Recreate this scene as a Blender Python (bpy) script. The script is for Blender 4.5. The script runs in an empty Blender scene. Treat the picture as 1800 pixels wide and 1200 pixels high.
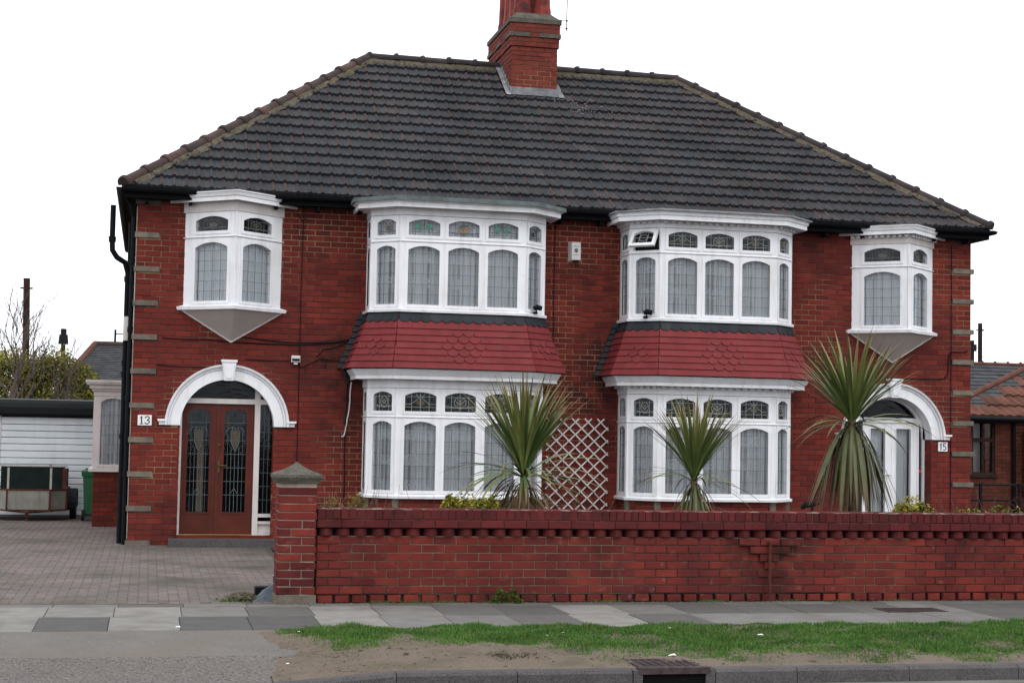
import bpy, math, random
import numpy as np
from mathutils import Matrix, Vector
random.seed(7); R_=random.random
C=bpy.context.scene.collection
sc=bpy.context.scene
def U(a,b): return a+(b-a)*R_()
# ------------------------------------------------------------------ camera, sky, sun, exposure
W=13.282
th,ph,ro=math.radians(12.677),math.radians(3.248),math.radians(1.107)
r_=Vector((math.cos(th),-math.sin(th),0)); fh=Vector((math.sin(th),math.cos(th),0)); up=Vector((0,0,1))
fw=fh*math.cos(ph)+up*math.sin(ph); u2=up*math.cos(ph)-fh*math.sin(ph)
RX=r_*math.cos(ro)+u2*math.sin(ro); UY=u2*math.cos(ro)-r_*math.sin(ro)
cd=bpy.data.cameras.new('camera'); cam=bpy.data.objects.new('camera',cd); C.objects.link(cam)
cam.matrix_world=Matrix(((RX.x,UY.x,-fw.x,.249),(RX.y,UY.y,-fw.y,-23.864),(RX.z,UY.z,-fw.z,1.717),(0,0,0,1)))
cd.sensor_width=36; cd.sensor_fit='HORIZONTAL'; cd.lens=36*2823.4/1800; cd.clip_end=2000
sc.camera=cam
w=bpy.data.worlds.new('World'); sc.world=w; w.use_nodes=True; nt=w.node_tree
bg=nt.nodes['Background']
sky=nt.nodes.new('ShaderNodeTexSky'); sky.sky_type='NISHITA'; sky.sun_disc=False
sky.sun_elevation=math.radians(48); sky.sun_rotation=math.radians(200); sky.dust_density=6; sky.air_density=1.5
mx=nt.nodes.new('ShaderNodeMix'); mx.data_type='RGBA'; mx.inputs[0].default_value=.88
nt.links.new(sky.outputs[0],mx.inputs[6]); mx.inputs[7].default_value=(11.6,12.0,12.6,1)
nt.links.new(mx.outputs[2],bg.inputs[0]); bg.inputs[1].default_value=.15
sl=bpy.data.lights.new('sun','SUN'); sl.energy=.6; sl.angle=math.radians(25); sl.color=(1,.96,.9)
so=bpy.data.objects.new('sun',sl); C.objects.link(so); so.rotation_euler=(math.radians(42),0,math.radians(20))
sc.view_settings.view_transform='Standard'; sc.view_settings.look='None'; sc.view_settings.exposure=0; sc.view_settings.gamma=1
sc.view_settings.use_curve_mapping=False
sc.cycles.max_bounces=6; sc.cycles.transparent_max_bounces=10
sc.cycles.use_denoising=True
# ------------------------------------------------------------------ materials
MT={}
def mk(name,c0,c1=None,tint=True,ns=8.,na=.25,fs=0,fa=.0,rough=.9,bump=0.,bs=60.,metal=0.,spec=.12,soot=None,patch=None,along=None,emit=None,streak=0):
    """c0..c1 by the per-piece attribute 'tint'; noise at two scales; optional soot / patches as stains fixed on the thing"""
    m=bpy.data.materials.new(name); m.use_nodes=True; n=m.node_tree.nodes; l=m.node_tree.links; b=n['Principled BSDF']
    c1=c1 or c0
    geo=n.new('ShaderNodeNewGeometry'); pos=geo.outputs['Position']
    at=n.new('ShaderNodeAttribute'); at.attribute_name='tint'
    def mixn(f,a,bb,bt='MIX'):
        x=n.new('ShaderNodeMix'); x.data_type='RGBA'; x.blend_type=bt
        for i,v in ((0,f),(6,a),(7,bb)):
            if hasattr(v,'links') or hasattr(v,'node'): l.new(v,x.inputs[i])
            else: x.inputs[i].default_value=v if i==0 else (*v,1)
        return x.outputs[2]
    def noise(s,d=4,sx=None):
        t=n.new('ShaderNodeTexNoise'); t.inputs['Scale'].default_value=s; t.inputs['Detail'].default_value=d
        if sx:
            mp=n.new('ShaderNodeMapping'); mp.inputs['Scale'].default_value=sx; l.new(pos,mp.inputs[0]); l.new(mp.outputs[0],t.inputs['Vector'])
        else: l.new(pos,t.inputs['Vector'])
        return t.outputs['Fac']
    def ramp(v,a,bb,lo=0.,hi=1.):
        x=n.new('ShaderNodeMapRange'); l.new(v,x.inputs[0])
        for i,q in enumerate((a,bb,lo,hi)): x.inputs[i+1].default_value=q
        return x.outputs[0]
    col=mixn(at.outputs['Fac'] if tint else 0.,c0,c1)
    if along:
        aa=n.new('ShaderNodeAttribute'); aa.attribute_name='along'
        col=mixn(ramp(aa.outputs['Fac'],along[1],along[2]),col,along[0])
    if na: col=mixn(ramp(noise(ns),.32,.68,na,0.),col,(0,0,0))
    if fa: col=mixn(ramp(noise(fs,2),.35,.7,0.,fa),col,(min(1,c0[0]*2.2+.04),min(1,c0[1]*2.2+.04),min(1,c0[2]*2.2+.04)))
    if streak: col=mixn(ramp(noise(9,4,(1,1,.12)),.5,.75,0.,streak),col,(.12,.1,.08))
    for p in (patch or []):   # (colour, scale, lo, hi, amount)
        col=mixn(ramp(noise(p[1],5),p[2],p[3],0.,p[4]),col,p[0])
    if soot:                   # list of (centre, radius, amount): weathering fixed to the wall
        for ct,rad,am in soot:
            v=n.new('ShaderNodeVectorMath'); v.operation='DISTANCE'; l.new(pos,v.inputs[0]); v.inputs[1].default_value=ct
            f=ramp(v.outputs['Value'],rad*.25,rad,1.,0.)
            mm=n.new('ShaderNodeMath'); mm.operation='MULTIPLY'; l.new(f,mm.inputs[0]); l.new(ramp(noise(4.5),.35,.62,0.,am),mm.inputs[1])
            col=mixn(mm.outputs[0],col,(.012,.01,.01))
    l.new(col,b.inputs['Base Color'])
    b.inputs['Roughness'].default_value=rough; b.inputs['Metallic'].default_value=metal; b.inputs['Specular IOR Level'].default_value=spec
    if bump:
        bn=n.new('ShaderNodeBump'); bn.inputs['Strength'].default_value=bump; bn.inputs['Distance'].default_value=.004
        l.new(noise(bs,3),bn.inputs['Height']); l.new(bn.outputs[0],b.inputs['Normal'])
    MT[name]=m; return m
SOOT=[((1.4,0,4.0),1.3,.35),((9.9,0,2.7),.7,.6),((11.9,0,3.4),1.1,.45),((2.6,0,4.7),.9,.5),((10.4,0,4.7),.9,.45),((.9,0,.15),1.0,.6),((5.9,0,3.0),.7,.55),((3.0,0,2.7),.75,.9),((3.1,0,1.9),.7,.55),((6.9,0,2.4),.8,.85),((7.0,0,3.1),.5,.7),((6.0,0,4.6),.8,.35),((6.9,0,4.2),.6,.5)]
mk('house_brick',(.112,.0185,.0155),(.196,.032,.0225),ns=1.6,na=.28,fs=90,fa=.10,bump=.5,bs=120,rough=.9,soot=SOOT,patch=[((.07,.018,.018),1.1,.5,.72,.6)])
mk('wall_brick',(.098,.017,.016),(.200,.032,.022),ns=3,na=.35,fs=80,fa=.16,bump=.7,bs=110,rough=.9,soot=[((6.7,-7.8,.45),.6,.75),((4.9,-7.8,.5),.35,.6),((8.9,-7.8,.6),.35,.6),((3.2,-7.8,.6),.3,.5),((1.6,-7.8,.1),.35,.7)],patch=[((.05,.018,.02),1.6,.55,.75,.6),((.30,.16,.13),11,.62,.76,.35),((.06,.06,.035),6,.62,.8,.4)])
mk('coping_brick',(.075,.014,.015),(.125,.020,.020),ns=4,na=.35,fs=90,fa=.12,bump=.7,bs=110,rough=.8,patch=[((.03,.015,.018),5,.55,.75,.6)])
mk('chimney_brick',(.14,.030,.022),(.20,.043,.030),ns=4,na=.3,fs=60,fa=.1,bump=.6,bs=110,patch=[((.02,.02,.015),4,.6,.75,.7)])
mk('side_brick',(.10,.022,.017),(.17,.03,.02),ns=3,na=.3,bump=.4)
mk('brown_brick',(.10,.03,.022),(.17,.05,.035),ns=3,na=.3,bump=.4)
mk('mortar',(.075,.042,.034),tint=False,ns=2,na=.3,fs=70,fa=.2,bump=.4,patch=[((.34,.22,.13),.55,.47,.55,.85)])
mk('wall_mortar',(.07,.045,.038),tint=False,ns=2,na=.5,fs=70,fa=.2,bump=.6,patch=[((.26,.19,.13),.8,.47,.6,.7)])
mk('soot_shade_mortar',(.022,.016,.014),tint=False,ns=5,na=.4,bump=.5)  # near-black so that recess shade is in the colour, on top of soot
mk('pale_mortar',(.36,.30,.24),tint=False,ns=9,na=.4,bump=.6)
mk('bedding',(.10,.082,.058),tint=False,ns=14,na=.6,fs=30,fa=.3,bump=.9,bs=30,patch=[((.05,.055,.025),7,.5,.7,.8)])
mk('stone',(.13,.112,.09),(.19,.165,.135),ns=6,na=.45,fs=60,fa=.2,bump=.8,bs=50,patch=[((.06,.06,.045),5,.55,.75,.6)])
mk('cap_stone',(.095,.085,.07),tint=False,ns=9,na=.5,fs=50,fa=.3,bump=1,bs=40,patch=[((.06,.065,.04),6,.5,.7,.7)])
mk('white_paint',(.80,.81,.84),tint=False,ns=3,na=.04,rough=.45,spec=.4,bump=.08,bs=25,patch=[((.5,.47,.42),7,.62,.82,.4),((.50,.47,.40),1.7,.5,.75,.35)],streak=.2)
mk('cream_paint',(.66,.62,.60),tint=False,ns=3,na=.10,rough=.5,patch=[((.36,.33,.28),4,.55,.8,.5)],streak=.2)
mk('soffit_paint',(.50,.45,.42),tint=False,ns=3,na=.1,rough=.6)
mk('roof_lead',(.13,.16,.16),tint=False,ns=6,na=.4,rough=.6,bump=.3)
mk('flashing_lead',(.14,.15,.17),(.34,.34,.35),ns=8,na=.5,rough=.6,bump=.5,bs=30)
mk('red_arris',(.055,.040,.038),(.10,.060,.050),ns=9,na=.5,rough=.85,bump=.5)
mk('ridge_tile',(.024,.024,.030),(.060,.045,.045),ns=5,na=.4,rough=.75,bump=.6)
mk('roof_tile',(.031,.035,.040),(.052,.050,.054),ns=3,na=.3,fs=40,fa=.25,rough=.8,bump=.8,bs=45,patch=[((.16,.06,.04),16,.62,.72,.7),((.012,.012,.014),1.3,.45,.7,.5)])
mk('hip_tile',(.045,.030,.028),(.10,.058,.046),ns=4,na=.35,fs=40,fa=.2,rough=.7,bump=.8,bs=45,patch=[((.02,.02,.024),5,.5,.7,.6)])
mk('red_tile',(.158,.023,.026),(.190,.029,.031),ns=2,na=.12,rough=.7,spec=.2,bump=.15,bs=60,streak=.12)
mk('slate_paint',(.020,.025,.030),(.032,.038,.044),ns=5,na=.3,rough=.5)
mk('black_plastic',(.006,.007,.009),tint=False,ns=6,na=.2,rough=.6,spec=.1)
mk('black_wood',(.005,.006,.007),tint=False,ns=4,na=.2,rough=.8,spec=.1)
mk('rusty_red',(.115,.030,.024),(.08,.024,.020),ns=12,na=.4,rough=.7,bump=.4,patch=[((.05,.02,.015),9,.5,.7,.8)])
mk('door_wood',(.115,.023,.015),(.095,.019,.012),ns=5,na=.3,rough=.45,spec=.2,patch=[((.055,.012,.008),3,.45,.7,.6)])
mk('brass',(.42,.28,.10),tint=False,ns=10,na=.2,rough=.4,metal=.8)
mk('old_brass',(.12,.08,.035),tint=False,ns=10,na=.2,rough=.5,metal=.4)
mk('dark_room',(.012,.013,.014),tint=False,na=0)
mk('lead_came',(.12,.13,.135),tint=False,na=0,rough=.6)
mk('door_came',(.10,.125,.135),tint=False,na=0,rough=.6)
mk('pale_came',(.30,.33,.32),tint=False,na=0,rough=.6)
mk('green_glass',(.01,.22,.15),tint=False,ns=20,na=.4,rough=.15,spec=.6)
mk('amber_glass',(.35,.17,.04),tint=False,ns=20,na=.4,rough=.15,spec=.6)
mk('tulip_glass',(.05,.035,.010),tint=False,ns=20,na=.4,rough=.15,spec=.6)
mk('tarmac',(.112,.102,.094),tint=False,ns=2,na=.25,fs=110,fa=.55,rough=.95,bump=1,bs=140,patch=[((.15,.125,.10),1.2,.45,.65,.6)])
mk('pink_tarmac',(.098,.084,.078),tint=False,ns=2,na=.25,fs=85,fa=.75,rough=.95,bump=1,bs=110,patch=[((.05,.045,.045),40,.5,.6,.6)])
mk('road_tarmac',(.07,.068,.072),tint=False,ns=2,na=.25,fs=110,fa=.5,rough=.95,bump=1,bs=120)
mk('slab',(.068,.065,.063),(.250,.236,.215),ns=5,na=.22,fs=120,fa=.25,rough=.9,bump=.4,bs=90,patch=[((.10,.085,.07),2.2,.5,.7,.5)])
mk('paver',(.120,.106,.100),(.175,.132,.122),ns=1.2,na=.2,fs=90,fa=.25,rough=.9,bump=.6,bs=90,patch=[((.075,.068,.055),.7,.45,.65,.75),((.05,.047,.035),2.3,.55,.7,.5)])
mk('joint_sand',(.115,.098,.086),tint=False,ns=5,na=.4,bump=.5)
mk('kerb_stone',(.055,.050,.052),(.08,.072,.072),ns=6,na=.35,fs=90,fa=.5,rough=.9,bump=.8,bs=80)
mk('dirt',(.105,.080,.060),tint=False,ns=7,na=.35,fs=60,fa=.4,rough=.95,bump=1,bs=45,patch=[((.145,.115,.09),1.5,.4,.6,.7),((.055,.055,.035),3,.52,.7,.6)])
mk('soil',(.04,.028,.02),tint=False,ns=7,na=.5,rough=1,bump=1,bs=30)
mk('grass_blade',(.042,.118,.022),(.115,.215,.045),ns=1.6,na=.35,rough=.7,patch=[((.15,.15,.06),2.6,.52,.72,.35)])
mk('palm_leaf',(.048,.100,.026),(.200,.235,.070),ns=6,na=.25,rough=.5,spec=.3,along=((.20,.125,.06),.55,1.05))
mk('palm_olive',(.055,.070,.022),(.115,.115,.040),ns=6,na=.35,rough=.5,spec=.4,along=((.13,.07,.035),.5,1.1))
mk('palm_dead',(.11,.065,.035),(.21,.145,.085),ns=8,na=.4,rough=.8)
mk('trunk_fibre',(.16,.12,.07),tint=False,ns=14,na=.6,rough=.9,bump=1,bs=40)
mk('bark',(.07,.055,.045),tint=False,ns=10,na=.5,rough=.9,bump=.8)
mk('twig',(.13,.10,.085),tint=False,ns=10,na=.4)
mk('red_twig',(.09,.035,.03),tint=False,ns=10,na=.4)
mk('bush_leaf',(.025,.07,.014),(.45,.38,.05),ns=1.6,na=.4,rough=.6)
mk('tree_leaf',(.035,.075,.016),(.38,.33,.06),ns=.9,na=.5,rough=.6)
mk('dry_leaf',(.10,.09,.03),(.27,.19,.06),ns=2,na=.4,rough=.7)
mk('wood_pole',(.040,.024,.021),tint=False,ns=8,na=.4,bump=.4)
mk('garage_plank',(.60,.66,.70),(.70,.74,.77),ns=2,na=.12,rough=.5,streak=.12)
mk('felt',(.010,.013,.014),tint=False,ns=5,na=.3,rough=.5)
mk('bin_green',(.012,.095,.04),tint=False,ns=5,na=.15,rough=.4,spec=.5)
mk('trailer_board',(.24,.24,.21),tint=False,ns=5,na=.25,rough=.6,streak=.4)
mk('trailer_dark',(.006,.014,.012),tint=False,ns=5,na=.4,rough=.5,patch=[((.4,.4,.4),18,.72,.76,.8)])
mk('pale_metal',(.42,.41,.38),tint=False,ns=12,na=.3,rough=.5,metal=.3)
mk('rubber',(.014,.016,.019),tint=False,ns=8,na=.2,rough=.7)
mk('far_slate',(.050,.052,.058),(.075,.075,.08),ns=4,na=.3,rough=.8)
mk('pantile',(.10,.045,.032),(.16,.066,.046),ns=3,na=.35,rough=.8,bump=.5)
mk('pot_clay',(.25,.045,.035),tint=False,ns=7,na=.35,rough=.6,patch=[((.03,.015,.015),3,.5,.68,.85)])
mk('iron',(.075,.055,.055),tint=False,ns=15,na=.5,rough=.7,metal=.2,bump=.5)
mk('void',(.004,.004,.004),tint=False,na=0)
mk('plastic_white',(.62,.60,.57),tint=False,ns=5,na=.1,rough=.4)
mk('logo_blue',(.02,.04,.12),tint=False,na=0)
mk('print_grey',(.25,.26,.28),tint=False,na=0)
mk('number_black',(.01,.01,.012),tint=False,na=0)
mk('trellis_white',(.62,.58,.57),tint=False,ns=9,na=.2,rough=.6)
mk('sticker_orange',(.6,.1,.06),tint=False,na=0)
mk('litter_white',(.75,.75,.75),tint=False,na=0)
mk('slate_grey',(.09,.11,.13),tint=False,ns=8,na=.3,rough=.6)
mk('debris',(.23,.20,.15),(.10,.08,.06),ns=20,na=.5,bump=1)
mk('brown_curtain',(.20,.15,.12),tint=False,ns=6,na=.3)
def glass(name,fac,tr):
    m=bpy.data.materials.new(name); m.use_nodes=True; n=m.node_tree.nodes; l=m.node_tree.links; n.remove(n['Principled BSDF'])
    t=n.new('ShaderNodeBsdfTransparent'); t.inputs[0].default_value=(tr,tr*1.01,tr*1.02,1)
    g=n.new('ShaderNodeBsdfGlossy'); g.inputs['Roughness'].default_value=.06; g.inputs[0].default_value=(.9,.95,1,1)
    lw=n.new('ShaderNodeFresnel'); lw.inputs[0].default_value=1.3
    ns=n.new('ShaderNodeTexNoise'); ns.inputs['Scale'].default_value=9; bp=n.new('ShaderNodeBump'); bp.inputs['Strength'].default_value=.15; bp.inputs['Distance'].default_value=.01
    l.new(ns.outputs['Fac'],bp.inputs['Height']); l.new(bp.outputs[0],g.inputs['Normal'])
    a=n.new('ShaderNodeMath'); a.operation='ADD'; l.new(lw.outputs[0],a.inputs[0]); a.inputs[1].default_value=fac
    x=n.new('ShaderNodeMixShader'); l.new(a.outputs[0],x.inputs[0]); l.new(t.outputs[0],x.inputs[1]); l.new(g.outputs[0],x.inputs[2])
    l.new(x.outputs[0],n['Material Output'].inputs[0]); MT[name]=m
glass('glass',.008,.92); glass('dark_glass',.0,.55)
def lace(name,opac,bright):
    m=bpy.data.materials.new(name); m.use_nodes=True; n=m.node_tree.nodes; l=m.node_tree.links; n.remove(n['Principled BSDF'])
    geo=n.new('ShaderNodeNewGeometry'); v=n.new('ShaderNodeTexVoronoi'); v.inputs['Scale'].default_value=26; v.feature='DISTANCE_TO_EDGE'
    l.new(geo.outputs['Position'],v.inputs['Vector'])
    r=n.new('ShaderNodeMapRange'); l.new(v.outputs['Distance'],r.inputs[0])
    for i,q in enumerate((.02,.16,1.,0.)): r.inputs[i+1].default_value=q
    wv=n.new('ShaderNodeTexWave'); wv.bands_direction='Z'; wv.inputs['Scale'].default_value=.85; wv.inputs['Distortion'].default_value=.4; l.new(geo.outputs['Position'],wv.inputs['Vector'])
    r2=n.new('ShaderNodeMapRange'); l.new(wv.outputs['Fac'],r2.inputs[0])
    for i,q in enumerate((.55,.75,0.,1.)): r2.inputs[i+1].default_value=q
    mm=n.new('ShaderNodeMath'); mm.operation='MULTIPLY'; l.new(r.outputs[0],mm.inputs[0]); l.new(r2.outputs[0],mm.inputs[1])
    ma=n.new('ShaderNodeMath'); ma.operation='MULTIPLY_ADD'; l.new(mm.outputs[0],ma.inputs[0]); ma.inputs[1].default_value=.95-opac; ma.inputs[2].default_value=opac
    at=n.new('ShaderNodeAttribute'); at.attribute_name='tint'
    mb=n.new('ShaderNodeMath'); mb.operation='MULTIPLY_ADD'; mb.use_clamp=True; l.new(at.outputs['Fac'],mb.inputs[0]); mb.inputs[1].default_value=.75; l.new(ma.outputs[0],mb.inputs[2]); mc=n.new('ShaderNodeMath'); mc.operation='SUBTRACT'; mc.use_clamp=True; l.new(mb.outputs[0],mc.inputs[0]); mc.inputs[1].default_value=.375; ma=mc
    t=n.new('ShaderNodeBsdfTransparent'); d=n.new('ShaderNodeBsdfDiffuse'); d.inputs[0].default_value=(bright*.96,bright,bright*1.04,1)
    x=n.new('ShaderNodeMixShader'); l.new(ma.outputs[0],x.inputs[0]); l.new(t.outputs[0],x.inputs[1]); l.new(d.outputs[0],x.inputs[2])
    l.new(x.outputs[0],n['Material Output'].inputs[0]); MT[name]=m
lace('net',.62,.86); lace('net_bright',.82,.95)
# ------------------------------------------------------------------ object helpers
WM={}
def link(o,parent=None,mw=None):
    C.objects.link(o); mw=mw or Matrix.Identity(4)
    o.matrix_basis=mw; WM[o.name]=mw
    if parent is not None:
        o.parent=parent; o.matrix_parent_inverse=WM[parent.name].inverted()
    return o
def tag(o,label=None,cat=None,group=None,kind=None):
    if label:o['label']=label
    if cat:o['category']=cat
    if group:o['group']=group
    if kind:o['kind']=kind
    return o
def thing(name,loc,label,cat,group=None):
    o=bpy.data.objects.new(name,None); o.empty_display_size=.2
    link(o,None,Matrix.Translation(loc)); return tag(o,label,cat,group)
class Fr:
    def __init__(s,o,u,n=None,v=(0,0,1)):
        s.o=Vector(o); s.u=Vector(u).normalized(); s.v=Vector(v).normalized(); s.n=Vector(n).normalized() if n else s.u.cross(s.v)
    def p(s,u,v,n): return tuple(s.o+s.u*u+s.v*v+s.n*n)
    def m(s,u=0,v=0,n=0):
        q=s.p(u,v,n); return Matrix(((s.u.x,s.v.x,s.n.x,q[0]),(s.u.y,s.v.y,s.n.y,q[1]),(s.u.z,s.v.z,s.n.z,q[2]),(0,0,0,1)))
ID=Fr((0,0,0),(1,0,0),(0,0,1),(0,1,0))   # u=x v=y n=z
class MB:
    def __init__(s): s.v=[];s.f=[];s.t=[];s.a=None;s.mi=[];s.cm=0
    def add(s,vs,fs,t=.5):
        k=len(s.v); s.v+=vs; s.f+=[tuple(i+k for i in f) for f in fs]; s.t+=[t]*len(fs); s.mi+=[s.cm]*len(fs)
    def box(s,F,u0,u1,v0,v1,n0,n1,t=.5,ch=0,jit=0):
        if ch:
            j=lambda:U(-jit,jit) if jit else 0
            P=[F.p(u0,v0,n0),F.p(u1,v0,n0),F.p(u1,v1,n0),F.p(u0,v1,n0)]
            Q=[F.p(u0+j(),v0+j(),n1-ch),F.p(u1+j(),v0+j(),n1-ch),F.p(u1+j(),v1+j(),n1-ch),F.p(u0+j(),v1+j(),n1-ch)]
            T=[F.p(u0+ch+j(),v0+ch+j(),n1+j()),F.p(u1-ch+j(),v0+ch+j(),n1+j()),F.p(u1-ch+j(),v1-ch+j(),n1+j()),F.p(u0+ch+j(),v1-ch+j(),n1+j())]
            fs=[(8,9,10,11)]
            for i in range(4):
                k=(i+1)%4; fs+=[(i,k,4+k,4+i),(4+i,4+k,8+k,8+i)]
            s.add(P+Q+T,fs,t); return
        P=[F.p(a,b,c) for c in (n0,n1) for a,b in ((u0,v0),(u1,v0),(u1,v1),(u0,v1))]
        s.add(P,[(3,2,1,0),(4,5,6,7),(0,1,5,4),(1,2,6,5),(2,3,7,6),(3,0,4,7)],t)
    def poly(s,F,pts,n0,n1,t=.5):
        k=len(pts); P=[F.p(a,b,n0) for a,b in pts]+[F.p(a,b,n1) for a,b in pts]
        s.add(P,[tuple(range(k-1,-1,-1)),tuple(range(k,2*k))]+[(i,(i+1)%k,k+(i+1)%k,k+i) for i in range(k)],t)
    def sheet(s,F,pts,n,t=.5): s.add([F.p(a,b,n) for a,b in pts],[tuple(range(len(pts)))],t)
    def hexa(s,P,t=.5): s.add([tuple(q) for q in P],[(3,2,1,0),(4,5,6,7),(0,1,5,4),(1,2,6,5),(2,3,7,6),(3,0,4,7)],t)
    def tube(s,pts,r,seg=8,t=.5,cap=True,r2=None):
        pts=[Vector(p) for p in pts]; k=len(pts); base=len(s.v); vs=[]
        prev=None
        for i,p in enumerate(pts):
            d=(pts[min(i+1,k-1)]-pts[max(i-1,0)]).normalized()
            x=(prev-d*prev.dot(d)) if prev is not None else d.orthogonal()
            if x.length<1e-6: x=d.orthogonal()
            x.normalize(); prev=x; y=d.cross(x)
            rr=r if not isinstance(r,(list,tuple)) else r[i]
            if r2 is not None: rr=r+(r2-r)*i/(k-1)
            vs+=[tuple(p+(x*math.cos(a)+y*math.sin(a))*rr) for a in (2*math.pi*j/seg for j in range(seg))]
        fs=[(i*seg+j,i*seg+(j+1)%seg,(i+1)*seg+(j+1)%seg,(i+1)*seg+j) for i in range(k-1) for j in range(seg)]
        if cap: fs+=[tuple(range(seg-1,-1,-1)),tuple((k-1)*seg+j for j in range(seg))]
        s.add(vs,fs,t)
    def sweep(s,plan,prof,t=.5):      # closed profile of (offset,z) swept along a plan that meets the wall y=0
        rows=[offset(plan,d) for d,z in prof]; m=len(prof); k=len(plan)
        vs=[(rows[i][j][0],rows[i][j][1],prof[i][1]) for i in range(m) for j in range(k)]
        fs=[(i*k+j,i*k+j+1,((i+1)%m)*k+j+1,((i+1)%m)*k+j) for i in range(m) for j in range(k-1)]
        fs+=[tuple(i*k for i in range(m)),tuple(i*k+k-1 for i in range(m-1,-1,-1))]
        s.add(vs,fs,t)
    def mesh(s,name,mats,smooth=False):
        me=bpy.data.meshes.new(name); me.from_pydata(s.v,[],s.f)
        at=me.attributes.new('tint','FLOAT','FACE'); at.data.foreach_set('value',s.t)
        if s.a is not None:
            a2=me.attributes.new('along','FLOAT','POINT'); a2.data.foreach_set('value',s.a)
        for m in (mats if isinstance(mats,(list,tuple)) else [mats]): me.materials.append(MT[m])
        if max(s.mi or [0])>0: me.polygons.foreach_set('material_index',s.mi)
        if smooth: me.polygons.foreach_set('use_smooth',[True]*len(me.polygons))
        return me
    def build(s,name,mats,parent=None,smooth=False,**k):
        o=bpy.data.objects.new(name,s.mesh(name,mats,smooth)); link(o,parent); return tag(o,**k)
def inst(name,me,mw,parent): return link(bpy.data.objects.new(name,me),parent,mw)
def offset(plan,d):
    L=[]
    for a,b in zip(plan[:-1],plan[1:]):
        dx,dy=b[0]-a[0],b[1]-a[1]; l=math.hypot(dx,dy); nx,ny=dy/l,-dx/l   # outward (plan runs left to right in front of wall)
        L.append(((a[0]+nx*d,a[1]+ny*d),(dx/l,dy/l)))
    out=[]
    def ix(p,q):
        (x1,y1),(a,b)=p;(x2,y2),(c,e)=q; den=a*e-b*c; tt=((x2-x1)*e-(y2-y1)*c)/den; return (x1+a*tt,y1+b*tt)
    wall=((0,plan[0][1]),(1,0))
    out.append(ix(L[0],wall))
    for i in range(len(L)-1): out.append(ix(L[i],L[i+1]))
    out.append(ix(L[-1],((0,plan[-1][1]),(1,0)))); return out
def arch_pts(a,b,sp,rise,k=9):
    """points left to right of a segmental head from (a,sp) to (b,sp) rising by rise"""
    h=(b-a)/2; c=(a+b)/2
    if rise>=h*.95: return [(c-h*math.cos(math.pi*i/k),sp+rise*math.sin(math.pi*i/k)) for i in range(k+1)]
    r=(h*h+rise*rise)/(2*rise); al=math.asin(h/r)
    # slightly squarer shoulders, as in the photograph's windows
    return [(c+h*(-1+2*i/k),sp-(r-rise)+math.sqrt(max(0,r*r-(h*(-1+2*i/k))**2))) for i in range(k+1)]
def hole_panel(b,F,u0,u1,v0,v1,a,c,g0,g1,rise,n0,n1,k=9):
    sp=g1-rise
    b.box(F,u0,a,v0,v1,n0,n1); b.box(F,c,u1,v0,v1,n0,n1)
    if g0>v0: b.box(F,a,c,v0,g0,n0,n1)
    ap=arch_pts(a,c,sp,rise,k)
    for (x0,y0),(x1,y1) in zip(ap[:-1],ap[1:]):
        b.hexa([F.p(x0,y0,n0),F.p(x1,y1,n0),F.p(x1,v1,n0),F.p(x0,v1,n0),F.p(x0,y0,n1),F.p(x1,y1,n1),F.p(x1,v1,n1),F.p(x0,v1,n1)])
def head_z(u,a,c,g1,rise):
    ap=arch_pts(a,c,g1-rise,rise,9)
    return float(np.interp(u,[p[0] for p in ap],[p[1] for p in ap]))
# brick pieces -------------------------------------------------------------------
BRK={}
def brick_mesh(mat,L,H,D=.09):
    key=(mat,round(L,3),H)
    if key not in BRK: BRK[key]=[]
    lst=BRK[key]
    if len(lst)<12:
        b=MB(); b.box(Fr((0,0,0),(1,0,0),(0,0,1),(0,1,0)),0,L,0,H,-D,0,R_(),.004,.0022)
        me=b.mesh('brick',mat); lst.append(me); return me
    return random.choice(lst)
def lay(F,u0,u1,v0,v1,mat,parent,skip=None,indiv=None,limit=300,name='brick',stuffname='brickwork',L=.235,H=.0825,J=.010,out=.0,start=0,used=None):
    """courses of stretchers between u0..u1, v0..v1; the ones chosen by indiv(u,v) as pieces, the rest joined"""
    st=MB(); cand=[]; row=start; v=v0
    while v+H*.6<v1:
        off=0 if row%2==0 else -L/2
        sk=sorted(skip(v,v+H)) if skip else []
        free=[]; x=u0
        for a,b in sk:
            if a>x: free.append((x,min(a,u1)))
            x=max(x,b)
        if x<u1: free.append((x,u1))
        for a,b in free:
            k=math.floor((a-u0-off)/L); q=u0+off+k*L
            while q<b:
                s0,s1=max(q,a)+J*.5,min(q+L,b)-J*.5
                if s1-s0>.02: cand.append((s0,s1,v+J*.5,min(v+H,v1)-J*.5))
                q+=L
        v+=H; row+=1
    if indiv: cand.sort(key=lambda c:indiv(c))
    n=0
    for i,(a,b,c,d) in enumerate(cand):
        ok=indiv is not None and n<limit and indiv((a,b,c,d))<1e6
        pr=out+U(-.002,.003)
        if ok:
            inst(name,brick_mesh(mat,round(b-a,2) if abs(b-a-(L-J))>.003 else L-J,H-J),F.m(a,c,pr),parent); n+=1
        else: st.box(F,a,b,c,d,-.03,pr,R_(),.004,.0015)
    if st.f: st.build(stuffname,mat,parent,kind='stuff')
    return n
exec_parts=[]
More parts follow.
